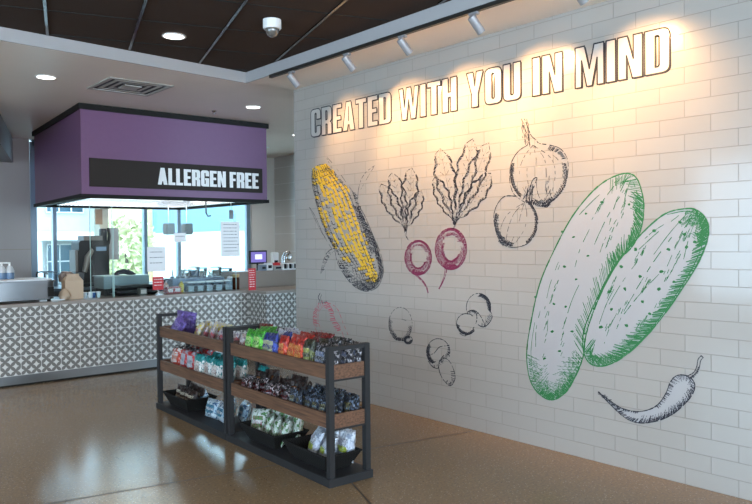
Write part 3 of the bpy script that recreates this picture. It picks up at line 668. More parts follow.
d.stroke([(85, 78), (62, 78), (42, 95), (38, 130), (52, 200), (76, 280), (110, 345)], .006, dash=.2)
d.hatch([(38, 110), (52, 200), (76, 280), (115, 350)], 14, 3, .4, .005, inward=-1, n=2); 
# husk leaves
d.stroke([(82, 50), (95, 78), (115, 110), (150, 150)], .005, dash=.3); d.stroke([(82, 50), (112, 85), (140, 125), (168, 165)], .005, dash=.35)
d.stroke([(236, 80), (205, 105), (188, 140), (182, 190), (188, 230)], .0055, dash=.3); d.stroke([(236, 80), (212, 120), (192, 155)], .004, dash=.3)
d.stroke([(182, 200), (205, 240), (230, 300), (255, 360), (263, 410), (255, 445), (238, 468), (205, 476), (170, 460), (140, 425), (118, 385), (110, 345)], .0065, dash=.1)
d.stroke([(215, 290), (240, 350), (250, 410), (240, 450)], .005, dash=.2); d.stroke([(225, 290), (250, 360), (256, 420)], .004, dash=.3)
d.hatch([(188, 215), (215, 270), (245, 340), (262, 405), (250, 450), (225, 472)], 24, 1.3, .9, .0045, inward=1, n=3); d.hatch([(240, 468), (205, 476), (170, 460), (140, 425), (115, 380)], 22, 2, .5, .0045, inward=1, n=3); d.hatch([(240, 468), (205, 476), (170, 460)], 30, 1.6, -.5, .0045, inward=1, n=3)
d.hatch([(165, 165), (185, 230), (200, 290), (225, 360)], 10, 1.8, 0, .005, n=2, inward=-1)
d.stroke([(30, 212), (48, 240), (75, 300), (105, 350)], .005, dash=.25); d.stroke([(30, 212), (60, 275), (95, 340)], .004, dash=.35)
d.stroke([(110, 340), (88, 352), (74, 380), (66, 420)], .006, dash=.25); d.stroke([(110, 348), (95, 362), (80, 390), (68, 420)], .004, dash=.3); d.hatch([(90, 350), (75, 380), (68, 410)], 8, 3, 0, .004, inward=-1)
for k in range(26):
    x = rg.uniform(125, 215); y = 385+ (x-125)*.75+rg.uniform(-8, 22); d.stroke([(x, y), (x+16, y+14)], .0035, dash=.2)
d.done('husk', [ink], None, cr)

# ---------------------------------------------------------------- snack racks
RZ = math.atan2(-.13, 2.93)*-1     # long axis leans slightly towards +x going away
D = Vector((.13, 2.93, 0)).normalized(); N_ = Vector((D.y, -D.x, 0))
RO = Vector((2.785, 3.72, 0)); RL = 1.47; RW = .358
def L2W(o, u, v, z): return o+D*u+N_*v+Vector((0, 0, z))
def rack(org, label):
    r = empty('snack_rack', org, -math.atan2(D.x, D.y)); T(r, label, 'rack', 'black framed snack racks')
    B((0, .002, .0), (RW, RL-.002, .055)).build('base', rackm, r, bevel=.004)
    pw = .042
    for x in (.012, RW-.012-pw):
        for y in (.012, RL-.012-pw): B((x, y, .055), (x+pw, y+pw, .908)).build('post', rackm, r, bevel=.002)
    for y in (.012, RL-.012-pw): B((.012+pw, y+.003, .879), (RW-.012-pw, y+pw-.003, .906)).build('top_rail', rackm, r, bevel=.002)
    for z in (.372, .692):
        s = B((.05, .03, z), (RW-.05, RL-.03, z+.016)).build('shelf_bottom', rackm, r)
        for x in (.028, RW-.028-.018): B((x, .055, z), (x+.018, RL-.055, z+.095)).build('shelf_board', wood, r)
        for y in (.022, RL-.022-.018): B((.055, y, z), (RW-.055, y+.018, z+.095)).build('end_board', wood, r)
        for y in (.016, RL-.016-.02): B((.055, y, z-.012), (RW-.055, y+.02, z)).build('cross_bar', rackm, r)
    return r
R1o = RO; R2o = RO+D*RL
rack(R1o, 'black and wood snack rack nearest the viewer, full of chip bags'); rack(R2o, 'black and wood snack rack further back, with purple and teal packages')

def foil(name, c1, c2, c3, band=(.3, .62), rough=.32):
    if name in M: return M[name]
    m = bpy.data.materials.new(name); m.use_nodes = True; M[name] = m
    global nt
    nt, bs = nodes(m); tc_ = nt.nodes.new('ShaderNodeTexCoord'); s_ = nt.nodes.new('ShaderNodeSeparateXYZ'); nt.links.new(tc_.outputs['Generated'], s_.inputs[0])
    nz_ = nt.nodes.new('ShaderNodeTexNoise'); nz_.inputs['Scale'].default_value = 8; nz_.inputs['Detail'].default_value = 3; nt.links.new(tc_.outputs['Generated'], nz_.inputs['Vector'])
    zz = mth('ADD', s_.outputs['Z'], mth('MULTIPLY', mth('SUBTRACT', nz_.outputs['Fac'], .5), .35))
    inb = mth('MULTIPLY', mth('GREATER_THAN', zz, band[0]), mth('LESS_THAN', zz, band[1]))
    spot = mth('GREATER_THAN', nz_.outputs['Fac'], .555)
    a = mix(inb, c1, c2); b = mix(spot, a, c3); nt.links.new(b, bs.inputs['Base Color'])
    n3 = nt.nodes.new('ShaderNodeTexNoise'); n3.inputs['Scale'].default_value = 3.2; n3.inputs['Detail'].default_value = 2; n3.inputs['Distortion'].default_value = 1.5; nt.links.new(tc_.outputs['Generated'], n3.inputs['Vector'])
    b3 = nt.nodes.new('ShaderNodeBump'); b3.inputs['Distance'].default_value = .03; b3.inputs['Strength'].default_value = .9; nt.links.new(n3.outputs['Fac'], b3.inputs['Height']); nt.links.new(b3.outputs[0], bs.inputs['Normal']); nt.links.new(b3.outputs[0], bs.inputs['Coat Normal'])
    bs.inputs['Roughness'].default_value = rough; bs.inputs['Metallic'].default_value = .2; bs.inputs['Coat Weight'].default_value = .3; bs.inputs['Coat Roughness'].default_value = .15
    return m
def bag_mesh(name, w, h, t, seed):
    rn = random.Random(seed); nx, nz_ = 11, 15; V = []; F = []
    ph = [rn.uniform(0, 6.28) for _ in range(6)]
    for side in (-1, 1):
        for j in range(nz_):
            z = j/(nz_-1)
            for i in range(nx):
                x = i/(nx-1)*2-1; zc = z*2-1
                th = t/2*max(0, (1-abs(x)**2.6))**.75*max(0, (1-abs(zc)**3.2))**.8
                th += .0045*math.sin(x*9+ph[0]+zc*3)*(1-abs(x))+.004*math.sin(zc*13+ph[1]+x*4*side)*(1-abs(zc))
                pinch = 1-.07*(1-abs(zc)**2)
                V.append((side*max(th, .0008), x*w/2*pinch, h*z+.003*math.sin(x*12+ph[2])*(z > .95)))
    o = nx*nz_
    for j in range(nz_-1):
        for i in range(nx-1):
            a = j*nx+i; F.append([a, a+1, a+nx+1, a+nx]); F.append([o+a, o+a+nx, o+a+nx+1, o+a+1])
    for j in range(nz_-1):
        for i in (0, nx-1): a = j*nx+i; F.append([a, a+nx, o+a+nx, o+a])
    for i in range(nx-1):
        for j in (0, nz_-1): a = j*nx+i; F.append([a, a+1, o+a+1, o+a])
    me = bpy.data.meshes.new(name); me.from_pydata(V, [], F)
    bm = bmesh.new(); bm.from_mesh(me); bmesh.ops.recalc_face_normals(bm, faces=bm.faces); bm.to_mesh(me); bm.free()
    for p in me.polygons: p.use_smooth = True
    # printed front panel, follows the front sheet
    V2 = []; F2 = []
    idx = [(j, i) for j in range(4, 11) for i in range(2, nx-2)]
    for side, off in ((0, 0),):
        for j, i in idx:
            p = V[j*nx+i]; V2.append((p[0]-.0016, p[1], p[2]))
    n2 = nx-4
    for a in range(6):
        for b in range(n2-1): F2.append([a*n2+b, a*n2+b+1, (a+1)*n2+b+1, (a+1)*n2+b])
    m2 = bpy.data.meshes.new(name+'_print'); m2.from_pydata(V2, [], F2)
    for p in m2.polygons: p.use_smooth = True
    return me, m2
protos = {}
def proto(kind):
    if kind in protos: return protos[kind]
    w, h, t, body, pan = KINDS[kind]
    out = []
    for sd in (1, 2):
        me, m2 = bag_mesh(kind, w, h, t, sd*17+len(protos)); me.materials.append(body)
        m2.materials.append(pan); out.append((me, m2))
    protos[kind] = out; return out
g = lambda *a: srgb(*a)
W_ = g(225, 225, 228)
KINDS = {
 'green': (.145, .20, .07, foil('green_foil', g(70, 165, 45), g(105, 200, 60), g(40, 110, 40)), foil('green_print', g(150, 215, 100), g(60, 150, 50), g(230, 240, 180))),
 'blue': (.14, .195, .07, foil('blue_foil', g(40, 55, 140), g(55, 75, 170), g(30, 35, 80)), foil('blue_print', g(190, 195, 175), g(50, 60, 150), g(215, 205, 120))),
 'white': (.15, .20, .07, foil('white_foil', g(205, 205, 215), g(190, 190, 210), g(120, 120, 160)), foil('white_print', g(170, 170, 190), g(90, 95, 150), g(220, 220, 225))),
 'red': (.15, .20, .075, foil('red_foil', g(190, 48, 34), g(215, 75, 40), g(130, 25, 25)), foil('red_print', g(215, 120, 60), g(190, 45, 35), g(235, 190, 110))),
 'darkred': (.15, .20, .075, foil('darkred_foil', g(120, 28, 28), g(150, 30, 30), g(40, 20, 25)), foil('darkred_print', g(60, 30, 30), g(170, 40, 40), g(220, 200, 180))),
 'olive': (.145, .195, .07, foil('olive_foil', g(50, 52, 34), g(90, 95, 45), g(28, 28, 24)), foil('olive_print', g(160, 170, 80), g(60, 60, 40), g(190, 185, 170))),
 'dark': (.14, .19, .065, foil('dark_foil', g(24, 24, 30), g(34, 32, 40), g(150, 145, 150)), foil('dark_print', g(110, 120, 150), g(40, 38, 45), g(190, 190, 195))),
 'purple': (.26, .24, .08, foil('purple_foil', g(110, 88, 165), g(95, 75, 150), g(70, 55, 115)), foil('purple_print', g(130, 110, 185), g(85, 65, 140), g(170, 160, 210))),
 'yellowtop': (.13, .155, .06, foil('yellowtop_foil', g(210, 200, 195), g(210, 200, 195), g(235, 215, 90), band=(-1, .6)), foil('yellowtop_print', g(235, 215, 60), g(190, 70, 70), g(225, 220, 215))),
 'pinkwhite': (.12, .14, .05, foil('pinkwhite_foil', g(215, 205, 205), g(190, 90, 95), g(150, 130, 150)), foil('pinkwhite_print', g(200, 190, 190), g(150, 50, 60), g(235, 230, 230))),
 'orange': (.16, .20, .08, foil('orange_foil', g(40, 32, 32), g(200, 66, 42), g(225, 215, 210), band=(-1, .82)), foil('orange_print', g(230, 225, 225), g(200, 160, 150), g(235, 120, 60))),
 'redwhite': (.15, .21, .08, foil('redwhite_foil', g(38, 30, 32), g(185, 36, 38), g(160, 155, 165), band=(-1, .84)), foil('redwhite_print', g(190, 190, 200), g(150, 150, 165), g(215, 215, 220))),
 'teal': (.15, .19, .085, foil('teal_foil', g(28, 135, 135), g(212, 208, 205), g(40, 120, 120), band=(-1, .72)), foil('teal_print', g(215, 210, 208), g(205, 195, 190), g(150, 110, 95))),
 'bar': (.09, .13, .03, foil('bar_foil', g(26, 22, 25), g(48, 26, 28), g(205, 185, 190)), foil('bar_print', g(30, 28, 36), g(190, 190, 200), g(190, 45, 50))),
 'brownbar': (.10, .14, .035, foil('brownbar_foil', g(48, 26, 20), g(92, 40, 26), g(20, 16, 16)), foil('brownbar_print', g(150, 110, 70), g(60, 30, 24), g(210, 120, 70))),
 'navy': (.10, .15, .04, foil('navy_foil', g(18, 20, 29), g(26, 30, 44), g(105, 120, 145)), foil('navy_print', g(22, 25, 36), g(95, 120, 150), g(190, 180, 120))),
 'brown': (.15, .18, .07, foil('brown_foil', g(52, 28, 22), g(44, 24, 20), g(26, 18, 18)), foil('brown_print', g(205, 195, 175), g(70, 40, 32), g(30, 22, 20))),
 'bluewhite': (.18, .15, .08, foil('bluewhite_foil', g(190, 205, 215), g(160, 190, 210), g(50, 90, 130)), foil('bluewhite_print', g(70, 140, 165), g(200, 210, 215), g(40, 70, 120))),
 'greenwhite': (.14, .18, .07, foil('greenwhite_foil', g(205, 210, 205), g(190, 200, 190), g(70, 120, 60)), foil('greenwhite_print', g(90, 140, 80), g(215, 215, 215), g(170, 90, 110))),
 'lemonwhite': (.16, .20, .08, foil('lemonwhite_foil', g(200, 205, 215), g(195, 200, 215), g(150, 160, 180)), foil('lemonwhite_print', g(185, 200, 60), g(210, 212, 222), g(120, 120, 140), band=(.42, 1.2))),
}
NM = {'green': ('chip_bag', 'bright green chip bag'), 'blue': ('chip_bag', 'royal blue chip bag'), 'white': ('chip_bag', 'pale silver chip bag'), 'red': ('chip_bag', 'bright red chip bag'),
 'darkred': ('chip_bag', 'dark red chip bag'), 'olive': ('chip_bag', 'olive chip bag'), 'dark': ('chip_bag', 'dark charcoal chip bag'), 'purple': ('snack_bag', 'purple snack bag'),
 'yellowtop': ('snack_pouch', 'yellow printed pouch'), 'pinkwhite': ('snack_pouch', 'pink printed pouch'), 'orange': ('snack_bag', 'orange snack bag'), 'redwhite': ('snack_bag', 'red and grey bag'),
 'teal': ('cookie_bag', 'teal topped bag'), 'bar': ('candy_packet', 'black and red packet'), 'brownbar': ('candy_packet', 'brown packet'), 'navy': ('candy_packet', 'navy packet'),
 'brown': ('snack_bag', 'dark brown bag'), 'bluewhite': ('snack_bag', 'pale blue bag'), 'greenwhite': ('snack_bag', 'green printed bag'), 'lemonwhite': ('snack_bag', 'silver white bag')}
ORD = ['first', 'second', 'third', 'fourth', 'fifth', 'sixth', 'seventh', 'eighth', 'ninth', 'tenth', 'eleventh', 'twelfth', 'thirteenth']
cnt = {}
def bag(kind, org, u, v, z, where, group, rz=0, tilt=0, lean=0, s=1, vs=0):
    nm, lb = NM[kind]; me, m2 = proto(kind)[vs]
    o = bpy.data.objects.new(nm, me); col.objects.link(o)
    o.location = L2W(org, u, v, z); o.rotation_mode = 'ZYX'
    o.rotation_euler = Matrix.Rotation(-math.atan2(D.x, D.y)+rz, 4, 'Z') .__matmul__(Matrix.Rotation(tilt, 4, 'Y')).__matmul__(Matrix.Rotation(lean, 4, 'X')).to_euler('ZYX'); o.scale = (s, s, s)
    c = bpy.data.objects.new('printed_panel', m2); col.objects.link(c); c.parent = o
    key = (kind, where); cnt[key] = cnt.get(key, 0)+1; k = cnt[key]
    o['_k'] = (k)
    T(o, '%s, %s from left %s' % (lb, ORD[k-1], where), 'snack bag' if 'bag' in nm else 'snack packet', group); del o['_k']
    return o
rb = random.Random(11)
ZT = .709; ZM = .389; ZB = .056
def row(kinds, org, us, v, z, where, group, tilt=.12, s=(.93, 1.05), jr=.2):
    for k, u in zip(kinds, us):
        bag(k, org, u, v+rb.uniform(-.012, .012), z, where, group, rb.uniform(-jr, jr), tilt+rb.uniform(-.06, .08), rb.uniform(-.06, .06), rb.uniform(*s), rb.randint(0, 1))
# right rack, top shelf
ks = ['pinkwhite', 'green', 'green', 'blue', 'blue', 'red', 'red', 'red', 'olive', 'dark', 'dark']
us = [1.36, 1.235, 1.11, .985, .86, .735, .61, .49, .37, .24, .115]
row(ks, R1o, us, .105, ZT, 'in front row, top shelf, right rack', 'bags in front on the top shelf', s=(.98, 1.1))
row(['pinkwhite', 'green', 'green', 'white', 'blue', 'red', 'red', 'darkred', 'olive', 'dark', 'dark'], R1o, [1.34, 1.22, 1.09, .965, .845, .72, .60, .48, .36, .235, .12], .205, ZT, 'in middle row, top shelf, right rack', 'bags in the middle of the top shelf', s=(.98, 1.12))
row(['darkred', 'green', 'dark', 'white', 'white', 'red', 'darkred', 'darkred', 'olive', 'dark', 'dark'], R1o, [1.32, 1.2, 1.08, .955, .83, .71, .59, .47, .35, .23, .115], .275, ZT, 'in back row, top shelf, right rack', 'bags at the back of the top shelf', s=(1, 1.14))
# right rack, middle shelf
for rw, (v, zz) in enumerate(((.085, 0), (.15, .015), (.215, .035), (.28, .05))):
    wh = ['in front row', 'in second row', 'in third row', 'in back row'][rw]+', middle shelf, right rack'
    n = 7; row([('brownbar' if (rw > 1 and rb.random() < .75) else 'bar') for _ in range(n)], R1o, [1.34-.105*k+rb.uniform(-.015, .015) for k in range(n)], v, ZM+.004, wh, 'small packets on the middle shelf', tilt=.2, s=(.85+.09*rw, 1+.1*rw), jr=.6)
    row(['navy']*6, R1o, [.59-.097*k+rb.uniform(-.008, .008) for k in range(6)], v, ZM+.004, wh, 'small packets on the middle shelf', tilt=.15, s=(.88+.06*rw, .98+.06*rw), jr=.35)
# left rack, top
bag('purple', R2o, 1.27, .10, ZT, 'on the top shelf, left rack', None, .15, .35, .45, .82); bag('purple', R2o, 1.33, .25, ZT, 'on the top shelf, left rack', None, .5, .0, .1, .90, 1)
row(['yellowtop']*4, R2o, [.92, .78, .64, .50], .29, ZT, 'in back row, top shelf, left rack', 'pouches on the left top shelf', .1)
row(['yellowtop', 'pinkwhite', 'pinkwhite', 'pinkwhite', 'pinkwhite', 'pinkwhite'], R2o, [.9, .76, .62, .46, .32, .18], .17, ZT, 'in front row, top shelf, left rack', 'pouches on the left top shelf', .35, jr=.5)
# left rack, middle
row(['orange', 'redwhite', 'redwhite'], R2o, [1.27, 1.08, .90], .13, ZM, 'in front row, middle shelf, left rack', 'red bags on the left middle shelf', .15, s=(1.08, 1.16))
row(['orange', 'redwhite', 'redwhite'], R2o, [1.25, 1.07, .90], .27, ZM, 'in back row, middle shelf, left rack', 'red bags on the left middle shelf', .15, s=(1.1, 1.2))
row(['teal']*4, R2o, [.70, .54, .38, .20], .12, ZM, 'in front row, middle shelf, left rack', 'teal bags on the left middle shelf', .08, s=(1.08, 1.14), jr=.1)
row(['teal']*4, R2o, [.69, .53, .37, .20], .25, ZM, 'in back row, middle shelf, left rack', 'teal bags on the left middle shelf', .08, s=(1.1, 1.18), jr=.1)
row(['teal'], R1o, [1.37], .28, ZM, 'in corner of middle shelf, right rack', 'teal bags on the right middle shelf', .08, s=(1, 1.0), jr=.1)
# baskets
def basket(org, u, label, ln=.54, wd=.30):
    p = L2W(org, u, RW/2, .056); b = empty('wicker_basket', p, -math.atan2(D.x, D.y)); T(b, label, 'basket', 'black baskets on the rack bases')
    m = MB(); z = .115; ax, ay, bx, by = wd/2-.05, ln/2-.07, wd/2, ln/2; t = .008
    def ring(X, Y, zz): return [(-X, -Y, zz), (X, -Y, zz), (X, Y, zz), (-X, Y, zz)]
    o0, o1, i1, i0 = ring(ax, ay, 0), ring(bx, by, z), ring(bx-t, by-t, z), ring(ax-t, ay-t, .008)
    for k in range(4):
        j = (k+1) % 4; m.face([o0[k], o0[j], o1[j], o1[k]]); m.face([o1[k], o1[j], i1[j], i1[k]]); m.face([i1[k], i1[j], i0[j], i0[k]])
    m.face(o0); m.face(i0); m.build('woven_body', wicker, b)
    c = [Vector(q) for q in ring(bx-.004, by-.004, z)]
    MB().tube(c+[c[0], c[1]], .008, 8).build('rim', wicker, b)
    return b
basket(R2o, 1.10, 'black woven basket at the left end of the left rack, holding brown bags'); basket(R1o, 1.02, 'black woven basket under green and white bags, right rack'); basket(R1o, .36, 'black woven basket at the near end, holding silver white bags')
row(['brown']*4, R2o, [1.25, 1.15, 1.05, .95], .14, ZB+.02, 'in front row of left basket', 'brown bags in the basket', .1, s=(.85, .95), jr=.35)
row(['brown']*3, R2o, [1.22, 1.12, 1.0], .25, ZB+.02, 'in back row of left basket', 'brown bags in the basket', .1, s=(.9, 1), jr=.35)
bag('bluewhite', R2o, .93, .27, ZB+.02, 'standing in the basket, left rack', None, .3, .1, -.7, .9)
row(['bluewhite']*2, R2o, [.56, .38], .14, ZB, 'in front row, base of left rack', 'pale bags on the left rack base', .2, s=(1.0, 1.15), jr=.2)
row(['bluewhite']*2, R2o, [.50, .26], .28, ZB, 'in back row, base of left rack', 'pale bags on the left rack base', .2, s=(1.0, 1.2), jr=.3)
row(['teal'], R2o, [.22], .13, ZB, 'in front row, base of left rack', 'teal bags on the left base', .2, s=(.85, .9), jr=.2)
row(['greenwhite']*4, R1o, [1.18, 1.07, .96, .85], .14, ZB+.02, 'in front row of middle basket', 'green printed bags in the basket', .3, s=(1.05, 1.2), jr=.6)
row(['greenwhite']*4, R1o, [1.19, 1.06, .95, .84], .27, ZB+.02, 'in back row of middle basket', 'green printed bags in the basket', .1, s=(1.15, 1.3), jr=.6)
row(['lemonwhite']*2, R1o, [.44, .30], .14, ZB+.02, 'in front row of near basket', 'silver white bags in the near basket', .4, s=(1.0, 1.1), jr=.3)
row(['lemonwhite']*3, R1o, [.47, .34, .22], .27, ZB+.02, 'in back row of near basket', 'silver white bags in the near basket', .1, s=(1.0, 1.12), jr=.35)

# ---------------------------------------------------------------- track lighting
tr = empty('lighting_track', (3.93, 2, H)); T(tr, 'black lighting track running along the soffit above the tiled wall', 'track')
wpart(B((3.925, -2.0, H-.03), (3.958, 6.17, H)), 'rail', mat('black_rail', (.02, .018, .016), .4), tr)
silver = mat('silver_grey_paint', srgb(160, 160, 165), .4, metal=.3)
def spot(y, label, power=34):
    s = empty('track_spotlight', (3.942, y, H-.03)); s.scale = (.8, .8, .8); T(s, label, 'spotlight', 'silver spotlights on the black track')
    B((-.02, -.05, -.025), (.02, .05, 0)).build('adapter', silver, s, bevel=.003)
    MB().tube([(0, 0, -.025), (0, 0, -.065)], .010).build('stem', silver, s)
    aim = Vector((.58, -.15, -.69)).normalized(); c = Vector((0, 0, -.075))
    a = c-aim*.05; b = c+aim*.125
    MB().tube([a, a+aim*.006, b-aim*.004, b, b, b-aim*.02], [.034, .040, .040, .038, .030, .030], 20).build('head', silver, s, smooth=True)
    MB().tube([b-aim*.006, b-aim*.008], .028, 16).build('lens', lamp_e, s)
    l = bpy.data.lights.new('spot_beam', 'SPOT'); l.energy = power; l.color = (1, .56, .22); l.spot_size = math.radians(98); l.spot_blend = .9; l.shadow_soft_size = .022
    lo = bpy.data.objects.new('spot_beam', l); col.objects.link(lo); lo.parent = s; lo.location = b+aim*.012
    lo.rotation_euler = (aim+Vector((0, 0, .08))).to_track_quat('-Z', 'Y').to_euler()
for y, lb, pw in ((5.80, 'silver spotlight at the far end of the black track', 55), (4.95, 'silver spotlight, second from the far end of the track', 103), (4.24, 'silver spotlight in the middle of the track', 113), (3.49, 'silver spotlight, fourth from the far end of the track', 113), (2.64, 'silver spotlight partly cut off by the top of the photo', 100)):
    spot(y, lb, pw)

# ceiling fittings
def downlight(x, y, z, label, e=8):
    o = empty('recessed_downlight', (x, y, z)); T(o, label, 'ceiling light', 'recessed downlights')
    m = MB()
    for k in range(24):
        a, b = 2*math.pi*k/24, 2*math.pi*(k+1)/24
        ca, sa, cb_, sb = math.cos(a), math.sin(a), math.cos(b), math.sin(b)
        pr = [(.100, 0), (.100, -.006), (.086, -.008), (.082, 0)]
        for q in range(3): m.face([(pr[q][0]*ca, pr[q][0]*sa, pr[q][1]), (pr[q][0]*cb_, pr[q][0]*sb, pr[q][1]), (pr[q+1][0]*cb_, pr[q+1][0]*sb, pr[q+1][1]), (pr[q+1][0]*ca, pr[q+1][0]*sa, pr[q+1][1])])
    m.build('trim_ring', white, o); MB().lathe([(.084, -.004), (.084, -.001)], n=24).build('diffuser', lamp_e, o)
    l = bpy.data.lights.new('downlight_glow', 'SPOT'); l.energy = e; l.color = (1, .9, .78); l.spot_size = 2.2; l.spot_blend = 1; l.shadow_soft_size = .08
    q = bpy.data.objects.new('downlight_glow', l); col.objects.link(q); q.parent = o; q.location = (0, 0, -.03)
for px, py, z, lb in ((46, 77, H, 'round downlight in the pale ceiling, left of the air vent'), (253, 107, H, 'round downlight in the pale ceiling beside the purple canopy'), (174, 36, HD+.002, 'round downlight set in the dark tiled ceiling')):
    p = atz(px, py, z); downlight(p.x, p.y, z, lb)
p = atz(216, 139.5, H)
q = MB(); q.lathe([(.07, -.012), (.07, 0)], n=16); o = q.build('smoke_detector', white, smooth=True); o.location = (6.9, 11.0, H); T(o, 'small white round detector on the ceiling above the kitchen', 'detector')
q = atz(214, 111, H); o = MB().lathe([(.012, -.04), (.02, -.035), (.02, -.03), (.008, -.028), (.03, 0)], n=12).build('sprinkler_head', steel, smooth=True); o.location = (q.x, q.y, H); T(o, 'small sprinkler head in the pale ceiling above the canopy', 'sprinkler')
for x, y in ((6.5, 9.4), (1.2, 8.6), (1.9, 10.6), (6.6, 11.4), (0, 7.6)): downlight(x, y, H, 'added round fill downlight in the pale kitchen ceiling, beyond the edge of the photo', 75)  # unseen lamps added to brighten the kitchen
for k in range(3):
    for j in range(4):
        x, y = g2(-3.81+1.95*k, -2.1+2.07*j); 
        if x < 3.6 and (x, y) != (p.x, p.y): downlight(x, y, HD+.002, 'added round fill downlight in the dark tiled ceiling, beyond the edge of the photo', 32)  # unseen lamps added to throw warm light on the floor
# dome camera
p = atz(272, 20, HD); dc = empty('dome_camera', (p.x, p.y, HD)); T(dc, 'white dome security camera on the dark tiled ceiling', 'camera')
dc.scale = (.85, .85, .85)
MB().lathe([(.062, .006), (.085, 0), (.085, -.075), (.078, -.085)], n=28).build('housing', white, dc, smooth=True)
MB().lathe([(.064, -.083)]+[(.064*math.cos(math.radians(a)), -.085-.075*math.sin(math.radians(a))) for a in range(0, 91, 10)], n=24).build('dome', mat('smoked_dome', (.12, .11, .10), .08, coat=1), dc, smooth=True)
# vent
vt = empty('ceiling_vent', (3.07, 7.54, H)); T(vt, 'square louvred air vent in the pale ceiling above the canopy', 'vent')
for k, (o_, i_) in enumerate(((.34, .295), (.25, .215), (.17, .135))):
    m = MB()
    for a, b in (((-o_, -o_), (o_, -i_)), ((-o_, i_), (o_, o_)), ((-o_, -i_), (-i_, i_)), ((i_, -i_), (o_, i_))): m.box((*a, -.012+.004*k), (*b, -.002))
    m.build('louvre_ring' if k else 'frame', mat('vent_grey', srgb(170, 165, 160), .5), vt)
B((-.295, -.295, -.003), (.295, .295, -.001)).build('duct_opening', black, vt); B((-.09, -.09, -.014), (.09, .09, -.003)).build('centre_plate', M['vent_grey'], vt)

# ---------------------------------------------------------------- glass guards, signs and hanging things
def pane_thing(x0, y0, x1, y1, z0, z1, label):
    a = Vector((x0, y0)); b = Vector((x1, y1)); d_ = (b-a).normalized(); n = Vector((-d_.y, d_.x))*.004
    o = empty('glass_guard', (x0, y0, z0)); T(o, label, 'glass screen')
    wpart(MB().prism([tuple(a-n), tuple(b-n), tuple(b+n), tuple(a+n)], z0+.01, z1), 'pane', glass, o)
    e_ = MB()
    for c in ((a, b) if y0 == y1 else (a,)): e_.prism([tuple(c-n-d_*.003), tuple(c-n+d_*.003), tuple(c+n+d_*.003), tuple(c+n-d_*.003)], z0, z1)
    wpart(e_, 'edge', edge_m, o); return o
pane_thing(3.08, 8.84, 3.345, 8.84, .92, 2.06, 'narrow clear glass screen standing on the counter under the canopy corner')
pane_thing(3.36, 8.84, 5.05, 8.84, .92, 1.97, 'long clear glass screen on the counter front, with notices fixed to it')
def sheet(name, pa, pb, y, label, mt, cat='sign', lines=0, lc=ink, hard=False):
    a = aty(*pa, y); b = aty(*pb, y); x0, x1 = a.x, b.x; z1, z0 = a.z, b.z
    o = MB().box((x0, y-.003, z0), (x1, y, z1)).build(name, mt, loc=((x0+x1)/2, y, z0)); T(o, label, cat)
    if lines:
        m = MB(); rn = random.Random(int(x0*100))
        for k in range(lines):
            z = z1-(k+1)*(z1-z0)/(lines+1.5); xx = x0+(x1-x0)*.14
            while xx < x1-(x1-x0)*.16:
                l = rn.uniform(.012, .04); m.box((xx, y-.0042, z), (min(xx+l, x1-.02), y-.0032, z+.008)); xx += l+.01
        t_ = m.build('printed_lines', lc); t_.parent = o; t_.location = -Vector(o.location)
    return o
paper = mat('white_paper', (.86, .85, .86), .7); redp = mat('red_card', srgb(200, 40, 48), .5)
greyink = mat('grey_print', srgb(110, 105, 110), .7)
sheet('paper_sign', (147, 247), (165.5, 271), 8.83, 'white paper notice taped at the left of the long glass screen', paper, lines=3, lc=greyink)
sheet('paper_sign', (174, 233), (186, 242), 8.83, 'small white paper notice high on the long glass screen', paper, lines=1, lc=greyink)
sheet('paper_sign', (220.5, 221.5), (240, 256), 8.83, 'tall white paper menu taped at the right of the glass screen', paper, lines=9, lc=greyink)
rc0 = sheet('red_sign', (152.5, 277), (163.5, 289.5), 8.78, 'small red lettered card standing on the counter below the left notice', redp, lines=3, lc=letterw)
q = rc0.location.z-.921; B((-.04, -.02, -q), (.04, .03, -q+.008)).tube([(0, .004, -q), (0, .004, .05)], .006, 8).build('card_stand', steel, rc0)
rs = sheet('red_sign', (248.3, 268.5), (255.8, 252-(_u.dot(Vector((5.22, 8.62, .922))-O))/(_f.dot(Vector((5.22, 8.62, .922))-O))*FPX), 8.62, 'tall narrow red lettered stand at the inner corner of the counter', redp, lines=8, lc=letterw)
# heat lamps under the canopy
for k, px in enumerate((170.5, 188.5)):
    p = aty(px, 223, 9.6); o = empty('heat_lamp', (p.x, 9.6, 2.05)); T(o, ['grey box heat lamp hanging left of the window mullion', 'grey box heat lamp hanging right of the window mullion'][k], 'lamp', 'heat lamps under the canopy')
    MB().tube([(-.03, 0, .2), (-.03, 0, -.18)], .008).build('stem', steel, o); B((-.085, -.07, -.36), (.035, .07, -.20)).build('shade', mat('mottled_grey_metal', srgb(130, 128, 125), .4, metal=.5), o, bevel=.008)
p = aty(206, 210, 9.4); o = MB().tube([(0, 0, .30), (0, 0, .02), (.03, 0, -.03), (.07, 0, -.02)], .012).build('hanging_hook', mat('dark_steel', (.12, .12, .12), .4, metal=.7)); o.location = (p.x, 9.4, 1.98); T(o, 'dark metal hook hanging under the canopy near the menu', 'hook')
o = MB().tube([(0, 0, 0), (0, 0, .25)], .004, 6).build('tag_string', white); p = aty(231, 211, 9.3); o.location = (p.x, 9.3, p.z); T(o, 'thin string holding the grey tag under the canopy', 'string')
sheet('hanging_tag', (229, 210), (233.5, 219), 9.3, 'small grey tag hanging above the tall paper menu', mat('grey_card', srgb(130, 130, 130), .6), 'tag')

# ---------------------------------------------------------------- things on and behind the counter
CT = .92
def put(px, y, z=CT): p = aty(px, 290, y); return (p.x, y, z)
